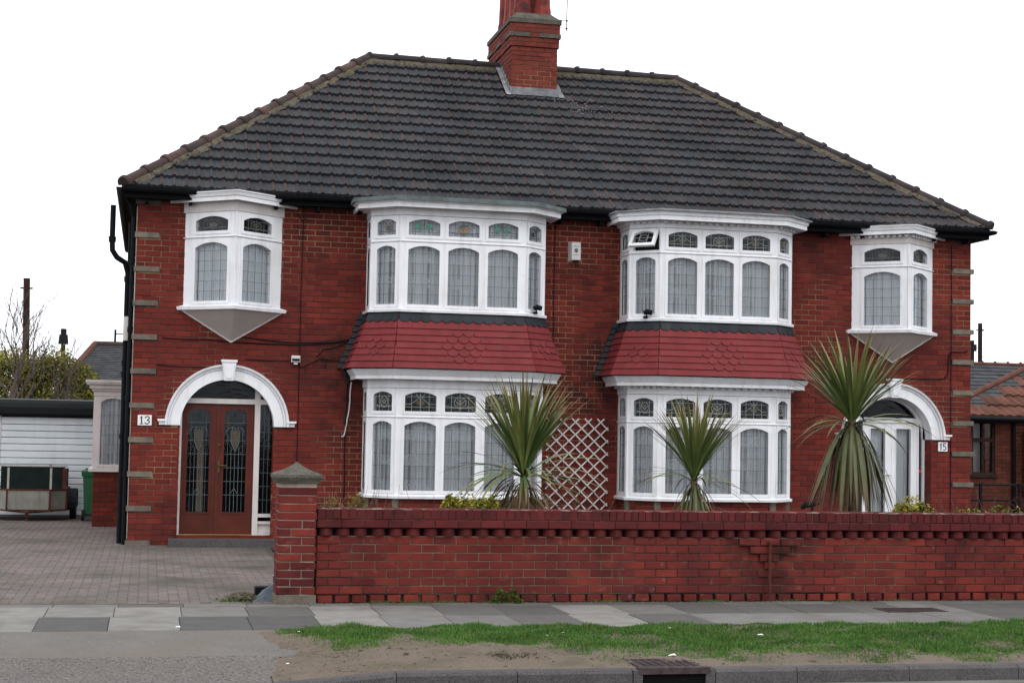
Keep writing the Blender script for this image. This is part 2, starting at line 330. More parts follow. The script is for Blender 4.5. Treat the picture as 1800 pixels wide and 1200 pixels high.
# ------------------------------------------------------------------ SETTING: ground, road, pavement, kerb, driveway
b=MB()
xs=[-400,400]
prof=[(900,-.02),(-9.90,-.02),(-9.94,-.16),(-300,-.16)]
b.add([(x,y,z) for y,z in prof for x in xs],[(2*i,2*i+2,2*i+3,2*i+1) for i in range(len(prof)-1)])
b.build('ground','soil',kind='structure',label='bare earth under the gardens')
b=MB(); b.box(ID,-60,60,-19.5,-12.49,-.156,-.112); b.build('road','road_tarmac',kind='structure',label='grey asphalt road along the kerb')
b=MB(); b.box(ID,-60,60,-12.64,-12.50,-.111,-.1085); b.build('road_gutter_line','slab',kind='structure',label='pale channel line beside the kerb')
# crossover (vehicle crossing), sloping to the dropped kerb
b=MB()
ys=[-9.93,-10.5,-11.28,-11.31,-12.36]; zz=[.0,-.012,-.028,-.034,-.085]
NX=30
def xr(y): return 1.25+.25*math.sin(y*3.1)*.3+(.55 if y>-10.6 else .0)*.3
for i in range(4):
    b.cm=0 if i<2 else 1
    for k in range(1):
        b.add([(-30,ys[i],zz[i]),(-30,ys[i+1],zz[i+1]),(1.55,ys[i+1],zz[i+1]),(1.55,ys[i],zz[i])],[(0,1,2,3)])
b.build('driveway_crossing',['tarmac','pink_tarmac'],kind='structure',label='sloping tarmac crossing between pavement and road')
# driveway of block pavers
dr=MB(); dr.box(ID,-9,1.93,-7.83,9,-.05,-.0035); drive=dr.build('driveway','joint_sand',kind='structure',label='driveway of worn pinkish grey block pavers')
PV=[]
for i in range(14):
    b=MB(); b.box(ID,0,.192,0,.092,-.05,0,R_(),.004,.0015); PV.append(b.mesh('paver','paver'))
st=MB(); pav=[]
for i in range(-36,20):
    for j in range(-79,60):
        m=(i-j)%4; x,y=i*.1,j*.1
        if m==0: pav.append((x,y,0))
        elif m==2: pav.append((x,y-.1,1))
pav=[p for p in pav if p[1]>-7.85 and not(p[0]<-2.75) and not (p[0]>1.85)]
pav.sort(key=lambda p:(math.hypot(p[0]+.0,p[1]+23) if -1.0<p[0]<1.75 else 1e9))
for n,(x,y,vert) in enumerate(pav):
    z=U(-.0015,.0015)
    if n<300:
        mw=Matrix.Translation((x+.004,y+.004,z)) if not vert else Matrix.Translation((x+.096,y+.004,z))@Matrix.Rotation(math.pi/2,4,'Z')
        inst('paver',random.choice(PV),mw,drive)
    else:
        dx,dy=(.192,.092) if not vert else (.092,.192)
        st.box(ID,x+.004,x+.004+dx,y+.004,y+.004+dy,-.02,z,R_(),.004)
st.build('paving','paver',drive,kind='stuff')
# pavement slabs
pm=MB(); pm.box(ID,-40,45,-9.93,-7.86,-.05,-.012); pv=pm.build('pavement','joint_sand',kind='structure',label='pavement of light and dark grey concrete slabs')
rows=[(-8.12,-7.865),(-8.92,-8.125),(-9.92,-8.925)]
tl={}
for r,(y0,y1) in enumerate(rows):
    x=-3.0-.03*r
    st=MB()
    for k in range(26):
        x1=x+.605
        t=random.choice([.08,.15,.2,.45,.6,.75,.9]) if r else random.choice([.15,.2,.3,.5])
        if r==2 and k in (3,5): t=.85
        if r==1 and k in (3,5,8): t=.95
        if r==2 and k in(7,): t=.05
        bb=MB(); bb.box(ID,x+.003,x1-.003,y0+.003,y1-.003,-.04,U(-.002,.003),t,.004,.001); bb.build('slab','slab',pv)
        x=x1
# outer ones not in view
st=MB()
for k in range(40): 
    for (y0,y1) in rows: st.box(ID,-3.04-.605*(k+1),-3.04-.605*k-.006,y0,y1-.006,-.04,0,R_(),.004); st.box(ID,12.75+.605*k,12.75+.605*(k+1)-.006,y0,y1-.006,-.04,0,R_(),.004)
st.build('paving','slab',pv,kind='stuff')
# verge: dirt sheet with humps
def edge(x):
    return float(np.interp(x,[1.3,1.55,1.75,1.95,2.2,2.5,3.2,4.1,5.0,5.8,7.4,10],[-9.95,-10.55,-10.85,-11.05,-10.9,-10.8,-11.3,-11.65,-11.9,-12.0,-11.98,-11.98]))
b=MB(); nx,ny=220,34; x0,x1,y0,y1=1.15,16.,-12.345,-9.93
def hump(x,y):
    e=min(1,(y-y0)/.25,(y1-y)/.12); 
    h=.022*math.sin(x*2.3+1)*math.sin(y*3.1)+.012*math.sin(x*7+y*5)+.008*math.sin(x*17-y*13)+.02*math.exp(-((x-2.6)**2+(y+11.7)**2)*2)
    l=min(1,max(0,(x-1.15)/.6))
    base=-.004 if x>2 else -.004-.075*max(0,min(1,(2.0-x)/.85))*min(1,max(0,(-y-10)/2.3))
    return base+max(0,e)*(h+.02)*l
vs=[];fs=[]
for j in range(ny+1):
    for i in range(nx+1):
        x=x0+(x1-x0)*(i/nx)**1.3; y=y0+(y1-y0)*j/ny
        if i==0: x+=.12*math.sin(y*4)+.1*math.sin(y*9)
        vs.append((x,y,hump(x,y)))
for j in range(ny):
    for i in range(nx): a=j*(nx+1)+i; fs.append((a,a+1,a+nx+2,a+nx+1))
b.add(vs,fs); b.build('verge','dirt',smooth=True,kind='structure',label='trodden bare earth strip along the kerb')
# grass
def grass(name,n,reg,hh,label):
    rng=np.random.default_rng(3); vs=[];fs=[];ts=[]
    k=0; tries=0
    while k<n and tries<n*6:
        tries+=1; x,y=reg()
        e=edge(x)+.10*math.sin(x*6.3)+.06*math.sin(x*17)
        d=y-e
        if d<0:
            if R_()>.22*math.exp(d*5) +(.5 if d>-.28 and math.sin(x*3.1+1)+math.sin(x*7.7)>.6 else 0): continue
        elif d<.3 and R_()>.35+2*d: continue
        if y>-9.955: continue
        h=U(*hh)*(1 if d>.2 else .6)*(.75+.45*math.sin(x*5.1+math.sin(y*7)*2)*math.sin(y*6.3+x)); h*=1.5 if R_()>.985 else 1; a=U(0,6.28); ww=U(.003,.006); lean=U(0,.6)*h; a2=U(0,6.28)
        z=hump(x,y)-.004; dx,dy=math.cos(a)*ww,math.sin(a)*ww; lx,ly=math.cos(a2)*lean,math.sin(a2)*lean
        q=len(vs); vs+=[(x-dx,y-dy,z),(x+dx,y+dy,z),(x+lx*.4-dx*.7,y+ly*.4-dy*.7,z+h*.6),(x+lx*.4+dx*.7,y+ly*.4+dy*.7,z+h*.6),(x+lx,y+ly,z+h)]
        fs+=[(q,q+1,q+3,q+2),(q+2,q+3,q+4)]; t=min(1,max(0,random.gauss(.45,.25)+(.3 if d<.25 else 0))); ts+=[t,t]; k+=1
    b=MB(); b.v=vs;b.f=fs;b.t=ts;b.mi=[0]*len(fs)
    b.build(name,'grass_blade',kind='stuff',label=label)
grass('grass',95000,lambda:(1.35+R_()**1.25*9.0,U(-12.3,-9.95)),(.022,.055),'short green grass on the roadside verge')
# kerb stones
kb=MB(); kb.box(ID,-40,45,-12.47,-12.36,-.2,-.115); kerb=kb.build('kerb','kerb_stone',kind='structure',label='concrete kerb, dropped at the driveway')
def kz(x): return float(np.interp(x,[.95,2.02],[-.085,.0]))
x=-3.4
cuts=[-3.4,-2.5,-1.6,-.7,.2,1.1,2.02,2.9,3.765]; cuts2=[4.405,5.05]+[5.05+.915*k for k in range(1,9)]
for cc in (cuts,cuts2):
    for a,c in zip(cc[:-1],cc[1:]):
        P=[]
        for (y,dz) in ((-12.345,0),(-12.455,0),(-12.48,-.022),(-12.485,-.2)):
            for xx in (a+.003,c-.003): P.append((xx,y,kz(xx)+dz if dz>-.1 else -.2))
        P+= [(a+.003,-12.345,-.2),(c-.003,-12.345,-.2)]
        b=MB(); b.add(P,[(0,2,3,1),(2,4,5,3),(4,6,7,5),(0,8,6,4,2),(1,3,5,7,9)],R_()); b.build('kerb_block','kerb_stone',kerb)
# gully with iron cover
g=thing('street_gully',(4.12,-12.2,0),'iron gully cover set into the kerb above a black inlet','drain')
b=MB(); gx0,gx1=3.84,4.33
b.box(ID,gx0,gx1,-12.42,-11.98,-.02,.012); 
for i in range(7):
    for j in range(6):
        b.box(ID,gx0+.05+i*.062,gx0+.085+i*.062,-12.37+j*.062,-12.34+j*.062,.011,.019)
b.box(ID,gx0-.03,gx1+.03,-12.49,-12.42,-.03,.016)
b.build('cover','iron',g)
for q0,q1 in ((gx0-.07,gx0),(gx1,gx1+.07)): b=MB(); b.box(ID,q0,q1,-12.485,-12.36,-.2,-.002); b.build('side_block','kerb_stone',g)
b=MB(); b.box(ID,gx0+.001,gx1-.001,-12.46,-12.42,-.2,-.031); b.build('inlet','void',g)
# manhole plate in pavement
g=thing('inspection_cover',(7.85,-8.7,0),'rusty iron inspection cover sunk in the pavement slabs','manhole cover')
b=MB(); b.box(ID,7.52,8.18,-8.92,-8.56,-.004,.0065); 
for i in range(16): b.box(ID,7.55+i*.039,7.57+i*.039,-8.89,-8.59,.006,.010)
b.build('cover_plate','iron',g)
# ------------------------------------------------------------------ THE HOUSE (a mirrored pair)
house=thing('semi_detached_house',(W/2,0,0),'pair of red brick semi-detached houses under one dark hipped tile roof with white bay windows','house')
aA,rI,rO,zs=1.372,.675,.898,1.735          # arch centre, radii, springing
bc,w1,w2,p1,p2=4.665,.928,1.303,.541,.880  # bay plan
oo,ow,op=1.390,.704,.586                   # oriel plan
HD=7.81; WT=5.06
def door_free(z0,z1):
    z=(z0+z1)/2; out=[]
    for s in (0,1):
        c=aA if not s else W-aA
        if z<zs: a=rI if not (1.735<z<1.83) else rI+.02
        else:
            a=math.sqrt(max(0,(rO-.10)**2-(z-zs)**2))
        if a>0: out.append((c-a,c+a))
    return out
def face_skip(z0,z1):
    z=(z0+z1)/2; out=door_free(z0,z1)
    for s in (0,1):
        c=bc if not s else W-bc
        if z<4.98: out.append((c-w2+.03,c+w2-.03))
        o=oo if not s else W-oo
        if 3.45<z<4.98: out.append((o-ow+.03,o+ow-.03))
        k=(z-.03)/.495; kk=round(k)          # quoin stones
        if abs(z-(.03+.495*kk))<.03 and 0<=kk<=10:
            out.append((-.1,.333) if not s else (W-.333,W+.1))
    return out
FA=Fr((0,0,0),(1,0,0))
# mortar / wall core with the two arched openings
b=MB()
z_=0
for s in (0,1):
    c=aA if not s else W-aA
    lo,hi=(-.003,W/2) if not s else (W/2,W+.003)
    hole_panel(b,FA,lo,hi,-.05,WT,c-rI-.005,c+rI+.005,-.05,zs+rI+.01,rI+.01,-.30,-.008,16)
b.build('wall','mortar',house)
n=lay(FA,0,W,-.0325,5.0,'house_brick',house,skip=face_skip,indiv=lambda c:math.hypot(c[0]+1,c[2]-1.6),limit=300)
# side and back walls
FL=Fr((0,HD,0),(0,-1,0)); FR=Fr((W,0,0),(0,1,0)); FB=Fr((W,HD,0),(-1,0,0))
b=MB(); b.box(FL,0,HD-.3,-.05,WT,-.28,-.008); b.box(FR,.3,HD,-.05,WT,-.28,-.008); b.box(FB,.28,W-.28,-.05,WT,-.28,-.008)
b.box(ID,.3,W-.3,.3,HD-.3,-.02,.1); b.build('side_wall','mortar',house)
lay(FL,0,HD,-.0325,5.0,'house_brick',house,stuffname='side_brickwork',skip=lambda a,c:[(HD-5.9,HD-4.3)] if a<2.2 else [])
lay(FR,0,HD,-.0325,5.0,'house_brick',house,stuffname='side_brickwork'); lay(FB,0,W,-.0325,5.0,'house_brick',house,stuffname='rear_brickwork')
# dark interior floor / inner hall boxes
for s in (0,1):
    c=aA if not s else W-aA; b=MB()
    b.box(ID,c-1.0,c+1.0,1.5,1.6,0,2.7); b.box(ID,c-1.05,c-1.0,.3,1.6,0,2.7); b.box(ID,c+1.0,c+1.05,.3,1.6,0,2.7); b.box(ID,c-1,c+1,.3,1.6,2.7,2.75); b.build('hall_interior','dark_room',house)
# quoin stones
for s in (0,1):
    for k in range(11):
        if s and k in(0,10): continue
        z=.03+.495*k; b=MB()
        x0,x1=(-.030,.325+U(-.01,.01)) if not s else (W-.325+U(-.01,.01),W+.045)
        b.box(ID,x0,x1,-.024,.11,z-.038,z+.038,R_()); b.build('quoin_stone','stone',house)
# edge pointing strip on the left corner
b=MB(); b.box(ID,-.012,.0,-.004,.05,.1,4.9); b.build('corner_pointing','pale_mortar',house)
# ---- roof
ex0,ex1,ey,ez=-.200,W+.195,-.263,5.165; ry,rz,rxa=3.905,8.215,3.817; by=8.073
rxb=W-rxa
GA=.324; TW=.358
def slope(o,ud,L,run,rise,hipL,hipR):
    pitch=math.atan2(rise,run); S=math.hypot(run,rise)
    uv=Vector(ud).normalized(); inw=Vector((-uv.y,uv.x,0)); v=inw*math.cos(pitch)+Vector((0,0,1))*math.sin(pitch)
    return Fr(o,ud,None,tuple(v)),L,S,hipL,hipR
def roll(u):
    t=(u/(TW/2))%1.0
    return float(np.interp(t,[0,.125,.2,.25,.30,.5,.625,.70,.875,1],[.003,.020,.032,.030,.006,.0,.013,.002,.0,.003]))
def tile_pts(u0,v0,cl=None,cr=None,S=9,t=.5,b=None,F=None,seg=16):
    """one double-roll interlocking tile"""
    P=[];us=[u0+TW*i/seg for i in range(seg+1)]
    v1=min(v0+GA+.07,S)
    for (v,lift) in ((v0,.054),(v1,-.002)):
        for u in us:
            q=u
            if cl is not None: q=max(q,cl(v))
            if cr is not None: q=min(q,cr(v))
            P.append((q,v,lift+roll(u-u0)*.9))
    Q=[(p[0],p[1]+.006,p[2]*.35-.012) for p in P[:seg+1]]
    k=seg+1
    V=[F.p(*q) for q in P+Q]; red=(t*7.3)%1.0; base=len(b.v)
    fs=[(i,i+1,k+i+1,k+i) for i in range(seg)]+[(2*k+i,2*k+i+1,i+1,i) for i in range(seg)]
    b.add(V,fs,t)
    for j in range(len(fs)):     # worn reddish arrises down one side and along the nose of some tiles
        if (j==1 and red>.2) or (j==9 and (red*5)%1>.35) or (j>=seg and (j-seg)%8==1 and red>.4): b.mi[-len(fs)+j]=1
def do_slope(F,L,S,hl,hr,parts,flip=False):
    st=MB(); n=0; shared=[]
    LF=Fr((0,0,0),(1,0,0),(0,0,1),(0,1,0))
    if parts:
        for i in range(12):
            b=MB(); tile_pts(0,0,t=R_(),b=b,F=LF); shared.append(b.mesh('roof_tile',['roof_tile','red_arris']))
    rows=int(S/GA)
    for r in range(rows+1):
        v=r*GA
        if v>S-.06: break
        u=-.05+ (0 if r%2 else 0)
        while u<L:
            vm=v+GA/2
            if u+TW>hl*v+.02 and u<L-hr*v-.02:
                inside=u>hl*(v+GA+.07) and u+TW<L-hr*(v+GA+.07) and v+GA+.07<S
                du,dv=0,U(-.004,.004); lift=U(-.002,.003)
                if parts and n<300 and True:
                    if inside: inst('roof_tile',random.choice(shared),F.m(u,v+dv,lift),house)
                    else:
                        b=MB(); tile_pts(u,v,lambda q:hl*q,lambda q:L-hr*q,S,R_(),b,F); b.build('roof_tile',['roof_tile','red_arris'],house)
                    n+=1
                else:
                    tile_pts(u,v+dv,lambda q:hl*q,lambda q:L-hr*q,S,R_(),st,F)
            u+=TW
    st.build('roof_tiles',['roof_tile','red_arris'],house,kind='stuff')
runF=ry-ey; riseF=rz-ez; runS=rxa-ex0
SF,SS=math.hypot(runF,riseF),math.hypot(runS,riseF)
do_slope(*slope((ex0,ey,ez-.03),(1,0,0),ex1-ex0,runF,riseF,runS/SF,runS/SF),True)
do_slope(*slope((ex1,by,ez-.03),(-1,0,0),ex1-ex0,runF,riseF,runS/SF,runS/SF),False)
do_slope(*slope((ex0,by,ez-.03),(0,-1,0),by-ey,runS,riseF,runF/SS,runF/SS),False)
do_slope(*slope((ex1,ey,ez-.03),(0,1,0),by-ey,runS,riseF,runF/SS,runF/SS),False)
# roof underlay solid
b=MB(); e=.0
b.add([(ex0,ey,ez-.06),(ex1,ey,ez-.06),(ex1,by,ez-.06),(ex0,by,ez-.06),(rxa,ry,rz-.06),(rxb,ry,rz-.06)],[(0,1,5,4),(1,2,5),(2,3,4,5),(3,0,4),(3,2,1,0)])
b.build('roof_deck','black_wood',house)
# hip and ridge tiles
def hip_run(A,B,step,r=.092,first_big=False,mat='hip_tile'):
    A,B=Vector(A),Vector(B); d=(B-A); L=d.length; d.normalize(); n=max(1,round(L/step)); st=L/n
    side=d.cross(Vector((0,0,1))).normalized(); upv=side.cross(d)
    ms=[]
    for q in range(5):
        b=MB(); seg=9; rings=[(-.02,r*1.16),(.015,r*1.30),(.045,r*1.28),(.055,r*1.0),(st+.03,r*.93)]; vs=[]
        for (z,rr) in rings:
            for i in range(seg+1):
                a=math.pi*(-.08+1.16*i/seg); vs.append((math.cos(a)*rr,math.sin(a)*rr*.92,z))
        k=seg+1; fs=[(j*k+i,(j+1)*k+i,(j+1)*k+i+1,j*k+i+1) for j in range(4) for i in range(seg)]+[tuple(range(seg+1)),tuple(4*k+i for i in range(seg,-1,-1))]
        b.add(vs,fs,R_()); ms.append(b.mesh('hip_tile',mat))
    for i in range(n):
        o=A+d*(st*i)+upv*U(-.004,.006)
        mw=Matrix(((side.x,upv.x,d.x,o.x),(side.y,upv.y,d.y,o.y),(side.z,upv.z,d.z,o.z),(0,0,0,1)))@Matrix.Rotation(U(-.02,.02),4,'Y')
        inst('hip_tile' if first_big else 'ridge_tile',ms[i%5],mw,house)
zt=.02
HL=[((ex0,ey,ez+zt),(rxa,ry,rz+zt)),((ex1,ey,ez+zt),(rxb,ry,rz+zt)),((ex0,by,ez+zt),(rxa,ry,rz+zt)),((ex1,by,ez+zt),(rxb,ry,rz+zt))]
for q,(A,B) in enumerate(HL): hip_run(A,B,.46,first_big=True,mat='ridge_tile' if q==1 else 'hip_tile')
hip_run((rxa,ry,rz+zt),(rxb,ry,rz+zt),.46,r=.09,mat='ridge_tile')
# mortar bedding fillets along hips and ridge
b=MB()
def fillet(A,B,side,wd):
    A,B=Vector(A),Vector(B); n=26; last=None; s=Vector(side)
    for i in range(n+1):
        p=A.lerp(B,i/n); ww=wd*U(.75,1.2); row=[p+Vector((0,0,.045)),p+s*ww*.7+Vector((0,0,.040)),p+s*ww+Vector((0,0,.0))]
        if last: b.add([tuple(q) for q in last+row],[(0,1,4,3),(1,2,5,4)],.5)
        last=row
fs_=Vector((1,0,0)); 
fillet(HL[0][0],HL[0][1],(.9,0,0),.26); fillet(HL[1][0],HL[1][1],(-.9,0,0),.26)
fillet((rxa,ry,rz),(rxb,ry,rz),(0,-.75,-.55),.20)
fillet(HL[0][0],HL[0][1],(0,.9,0),.26); fillet(HL[1][0],HL[1][1],(0,.9,0),.26)
b.build('bedding_mortar','bedding',house)
# gutters, soffit, fascia
def gutter(b,pts,r=.062):
    pts=[Vector(p) for p in pts]
    for A,B in zip(pts[:-1],pts[1:]):
        d=(B-A).normalized(); s=d.cross(Vector((0,0,1)))
        ring=lambda p,rr:[tuple(p+s*math.cos(a)*rr-Vector((0,0,1))*math.sin(a)*rr) for a in (math.pi*i/8 for i in range(9))]
        vs=ring(A,r)+ring(B,r); vs2=ring(A,r*.86)+ring(B,r*.86)
        b.add(vs,[(i,i+1,10+i,9+i) for i in range(8)]+[tuple(range(9)),tuple(range(17,8,-1))])
        b.add(vs2,[(9+i,10+i,i+1,i) for i in range(8)])
b=MB(); gz=5.125; gy=ey-.05
gutter(b,[(ex0-.03,gy,gz),(ex1+.04,gy,gz)]); b.build('front_gutter','black_plastic',house)
b=MB(); gutter(b,[(ex0-.05,gy,gz),(ex0-.05,by+.05,gz)]); gutter(b,[(ex1+.05,by,gz),(ex1+.05,gy,gz)]); gutter(b,[(ex1,by+.05,gz),(ex0,by+.05,gz)]); b.build('side_gutter','black_plastic',house)
b=MB(); b.box(ID,ex0+.03,ex1-.03,ey+.012,ey+.034,4.99,5.12); b.box(ID,ex0+.03,ex1-.03,by-.034,by-.012,4.99,5.12)
b.box(ID,ex0+.005,ex0+.03,ey+.012,by-.012,4.99,5.12); b.box(ID,ex1-.03,ex1-.005,ey+.012,by-.012,4.99,5.12); b.build('fascia','black_wood',house)
b=MB(); b.box(ID,ex0+.03,ex1-.03,ey+.036,0,5.00,5.015); b.box(ID,ex0+.03,0,0,by-.04,5.0,5.015); b.box(ID,W,ex1-.03,0,by-.04,5.0,5.015); b.box(ID,0,W,HD,by-.036,5.0,5.015)
x=.2
b.build('soffit','black_wood',house)
x=.1
while x<W:
    b=MB(); b.box(ID,x,x+.05,ey+.05,-.005,4.93,4.998)
    b.build('rafter_foot','black_wood',house); x+=.62
# ---- chimney
ch=bpy.data.objects.new('chimney',None); link(ch,house,Matrix.Translation((6.6,3.9,8))); ch['label']='tall red brick chimney stack with stone bands and clay pots'
cx0,cx1,cy0,cy1=6.185,7.005,3.0,4.82
b=MB(); b.box(ID,cx0+.008,cx1-.008,cy0+.008,cy1-.008,7.2,8.92); b.build('core','mortar',ch)
def stack_lay(x0,x1,y0,y1,z0,z1,cnt,st0=0):
    Fs=[Fr((x0,y0,0),(1,0,0)),Fr((x0,y1,0),(0,-1,0)),Fr((x1,y0,0),(0,1,0)),Fr((x1,y1,0),(-1,0,0))]
    Ls=[x1-x0,y1-y0,y1-y0,x1-x0]
    for i,(F,L) in enumerate(zip(Fs,Ls)):
        lay(F,0,L,z0,z1,'chimney_brick',ch,indiv=(lambda c:0) if i<2 else None,limit=240,start=st0+(i%2))
stack_lay(cx0,cx1,cy0,cy1,7.42,8.41,0)
stack_lay(cx0-.025,cx1+.025,cy0-.025,cy1+.025,8.41,8.575,0)
b=MB(); b.box(ID,cx0-.018,cx1+.018,cy0-.018,cy1+.018,8.412,8.9); b.build('upper_core','mortar',ch)
# stone band broken by brick, then upper courses, cap
for F,L in ((Fr((cx0-.05,cy0-.05,0),(1,0,0)),.92),(Fr((cx0-.05,cy1+.05,0),(0,-1,0)),1.92),(Fr((cx1+.05,cy0-.05,0),(0,1,0)),1.92)):
    segs=[(0,.37),(.53,.92)] if L<1 else [(0,.42),(.75,1.17),(1.5,1.92)]
    for a,c in segs:
        bb=MB(); bb.box(F,a,c,8.578,8.655,-.09,.0,R_(),.006,.003); bb.build('stone_band','cap_stone',ch)
stack_lay(cx0-.035,cx1+.035,cy0-.035,cy1+.035,8.657,8.82,0,1)
b=MB(); b.box(ID,cx0-.03,cx1+.03,cy0-.03,cy1+.03,8.576,8.9); b.build('band_core','mortar',ch)
stack_lay(cx0-.035,cx1+.035,cy0-.035,cy1+.035,8.575,8.657,0,1)
b=MB(); ca=[(.055,8.822),(.055,8.90),(.0,8.935),(-.06,8.99),(-.10,9.03)]
vs=[]
for d,z in ca: vs+=[(cx0-d,cy0-d,z),(cx1+d,cy0-d,z),(cx1+d,cy1+d,z),(cx0-d,cy1+d,z)]
b.add(vs,[(i*4+j,i*4+(j+1)%4,i*4+4+(j+1)%4,i*4+4+j) for i in range(4) for j in range(4)]+[(16,17,18,19),(3,2,1,0)]); b.build('cap','cap_stone',ch)
for i in range(2):
    for j in range(4):
        px,py=cx0+.23+i*.37,cy0+.26+j*.43; b=MB(); k=8 if (i+j)%3 else 16
        prf=[(.155,8.98),(.15,9.12),(.135,9.2),(.12,9.75),(.145,9.78),(.15,9.86),(.11,9.86)]
        vs=[(px+math.cos(2*math.pi*(q+.5)/k)*r,py+math.sin(2*math.pi*(q+.5)/k)*r,z) for r,z in prf for q in range(k)]
        b.add(vs,[(m*k+q,m*k+(q+1)%k,(m+1)*k+(q+1)%k,(m+1)*k+q) for m in range(len(prf)-1) for q in range(k)]); b.build('chimney_pot','pot_clay',ch)
# lead flashing at the foot
tanp=riseF/runF
def rzf(y): return ez+(min(y,2*ry-y)-ey)*tanp
b=MB(); 
b.box(ID,cx0-.02,cx1+.02,cy0-.016,cy0-.004,rzf(cy0)-.02,rzf(cy0)+.14)
b.add([(cx0-.06,cy0-.02,rzf(cy0)+.035),(cx1+.06,cy0-.02,rzf(cy0)+.035),(cx1+.04,cy0-.07,rzf(cy0-.07)+.045),(cx0-.04,cy0-.07,rzf(cy0-.07)+.045)],[(3,2,1,0)],.2)
for i in range(7):
    y=cy0+.0+i*.13
    b.box(ID,cx0-.014,cx0-.003,y,y+.13,rzf(y)-.03,rzf(y)+.16+.0,R_()); b.box(ID,cx1+.003,cx1+.014,y,y+.13,rzf(y)-.03,rzf(y)+.16,R_())
b.add([(cx0-.02,cy0-.1,rzf(cy0-.1)+.05),(cx0-.02,ry,rzf(ry)+.05),(cx0-.10,ry,rzf(ry)+.05),(cx0-.10,cy0-.1,rzf(cy0-.1)+.06)],[(0,1,2,3)],.9)
b.add([(cx1+.02,cy0-.1,rzf(cy0-.1)+.05),(cx1+.02,ry,rzf(ry)+.05),(cx1+.12,ry,rzf(ry)+.03),(cx1+.12,cy0-.1,rzf(cy0-.1)+.055)],[(3,2,1,0)],.3)
b.build('lead_flashing','flashing_lead',ch)
# white droppings / mortar splashes below the chimney on the right
b=MB(); LFx=slope((ex0,ey,ez-.03),(1,0,0),1,runF,riseF,0,0)[0]
for i in range(70):
    u=random.gauss(7.35,.22)-ex0; v=(2.85-ey)/math.cos(math.atan(tanp))+random.gauss(-.18,.2); s=U(.004,.02)
    b.box(LFx,u,u+s*1.6,v,v+s,.03,.06)
for i in range(60):
    u=U(.5,13)-ex0; v=U(.2,4.2); s=U(.004,.011)
    if u>v*.8+.3 and u<ex1-ex0-v*.8-.3: b.box(LFx,u,u+s*1.5,v,v+s,.03,.056)
b.build('lichen_spots','flashing_lead',house,kind='stuff')
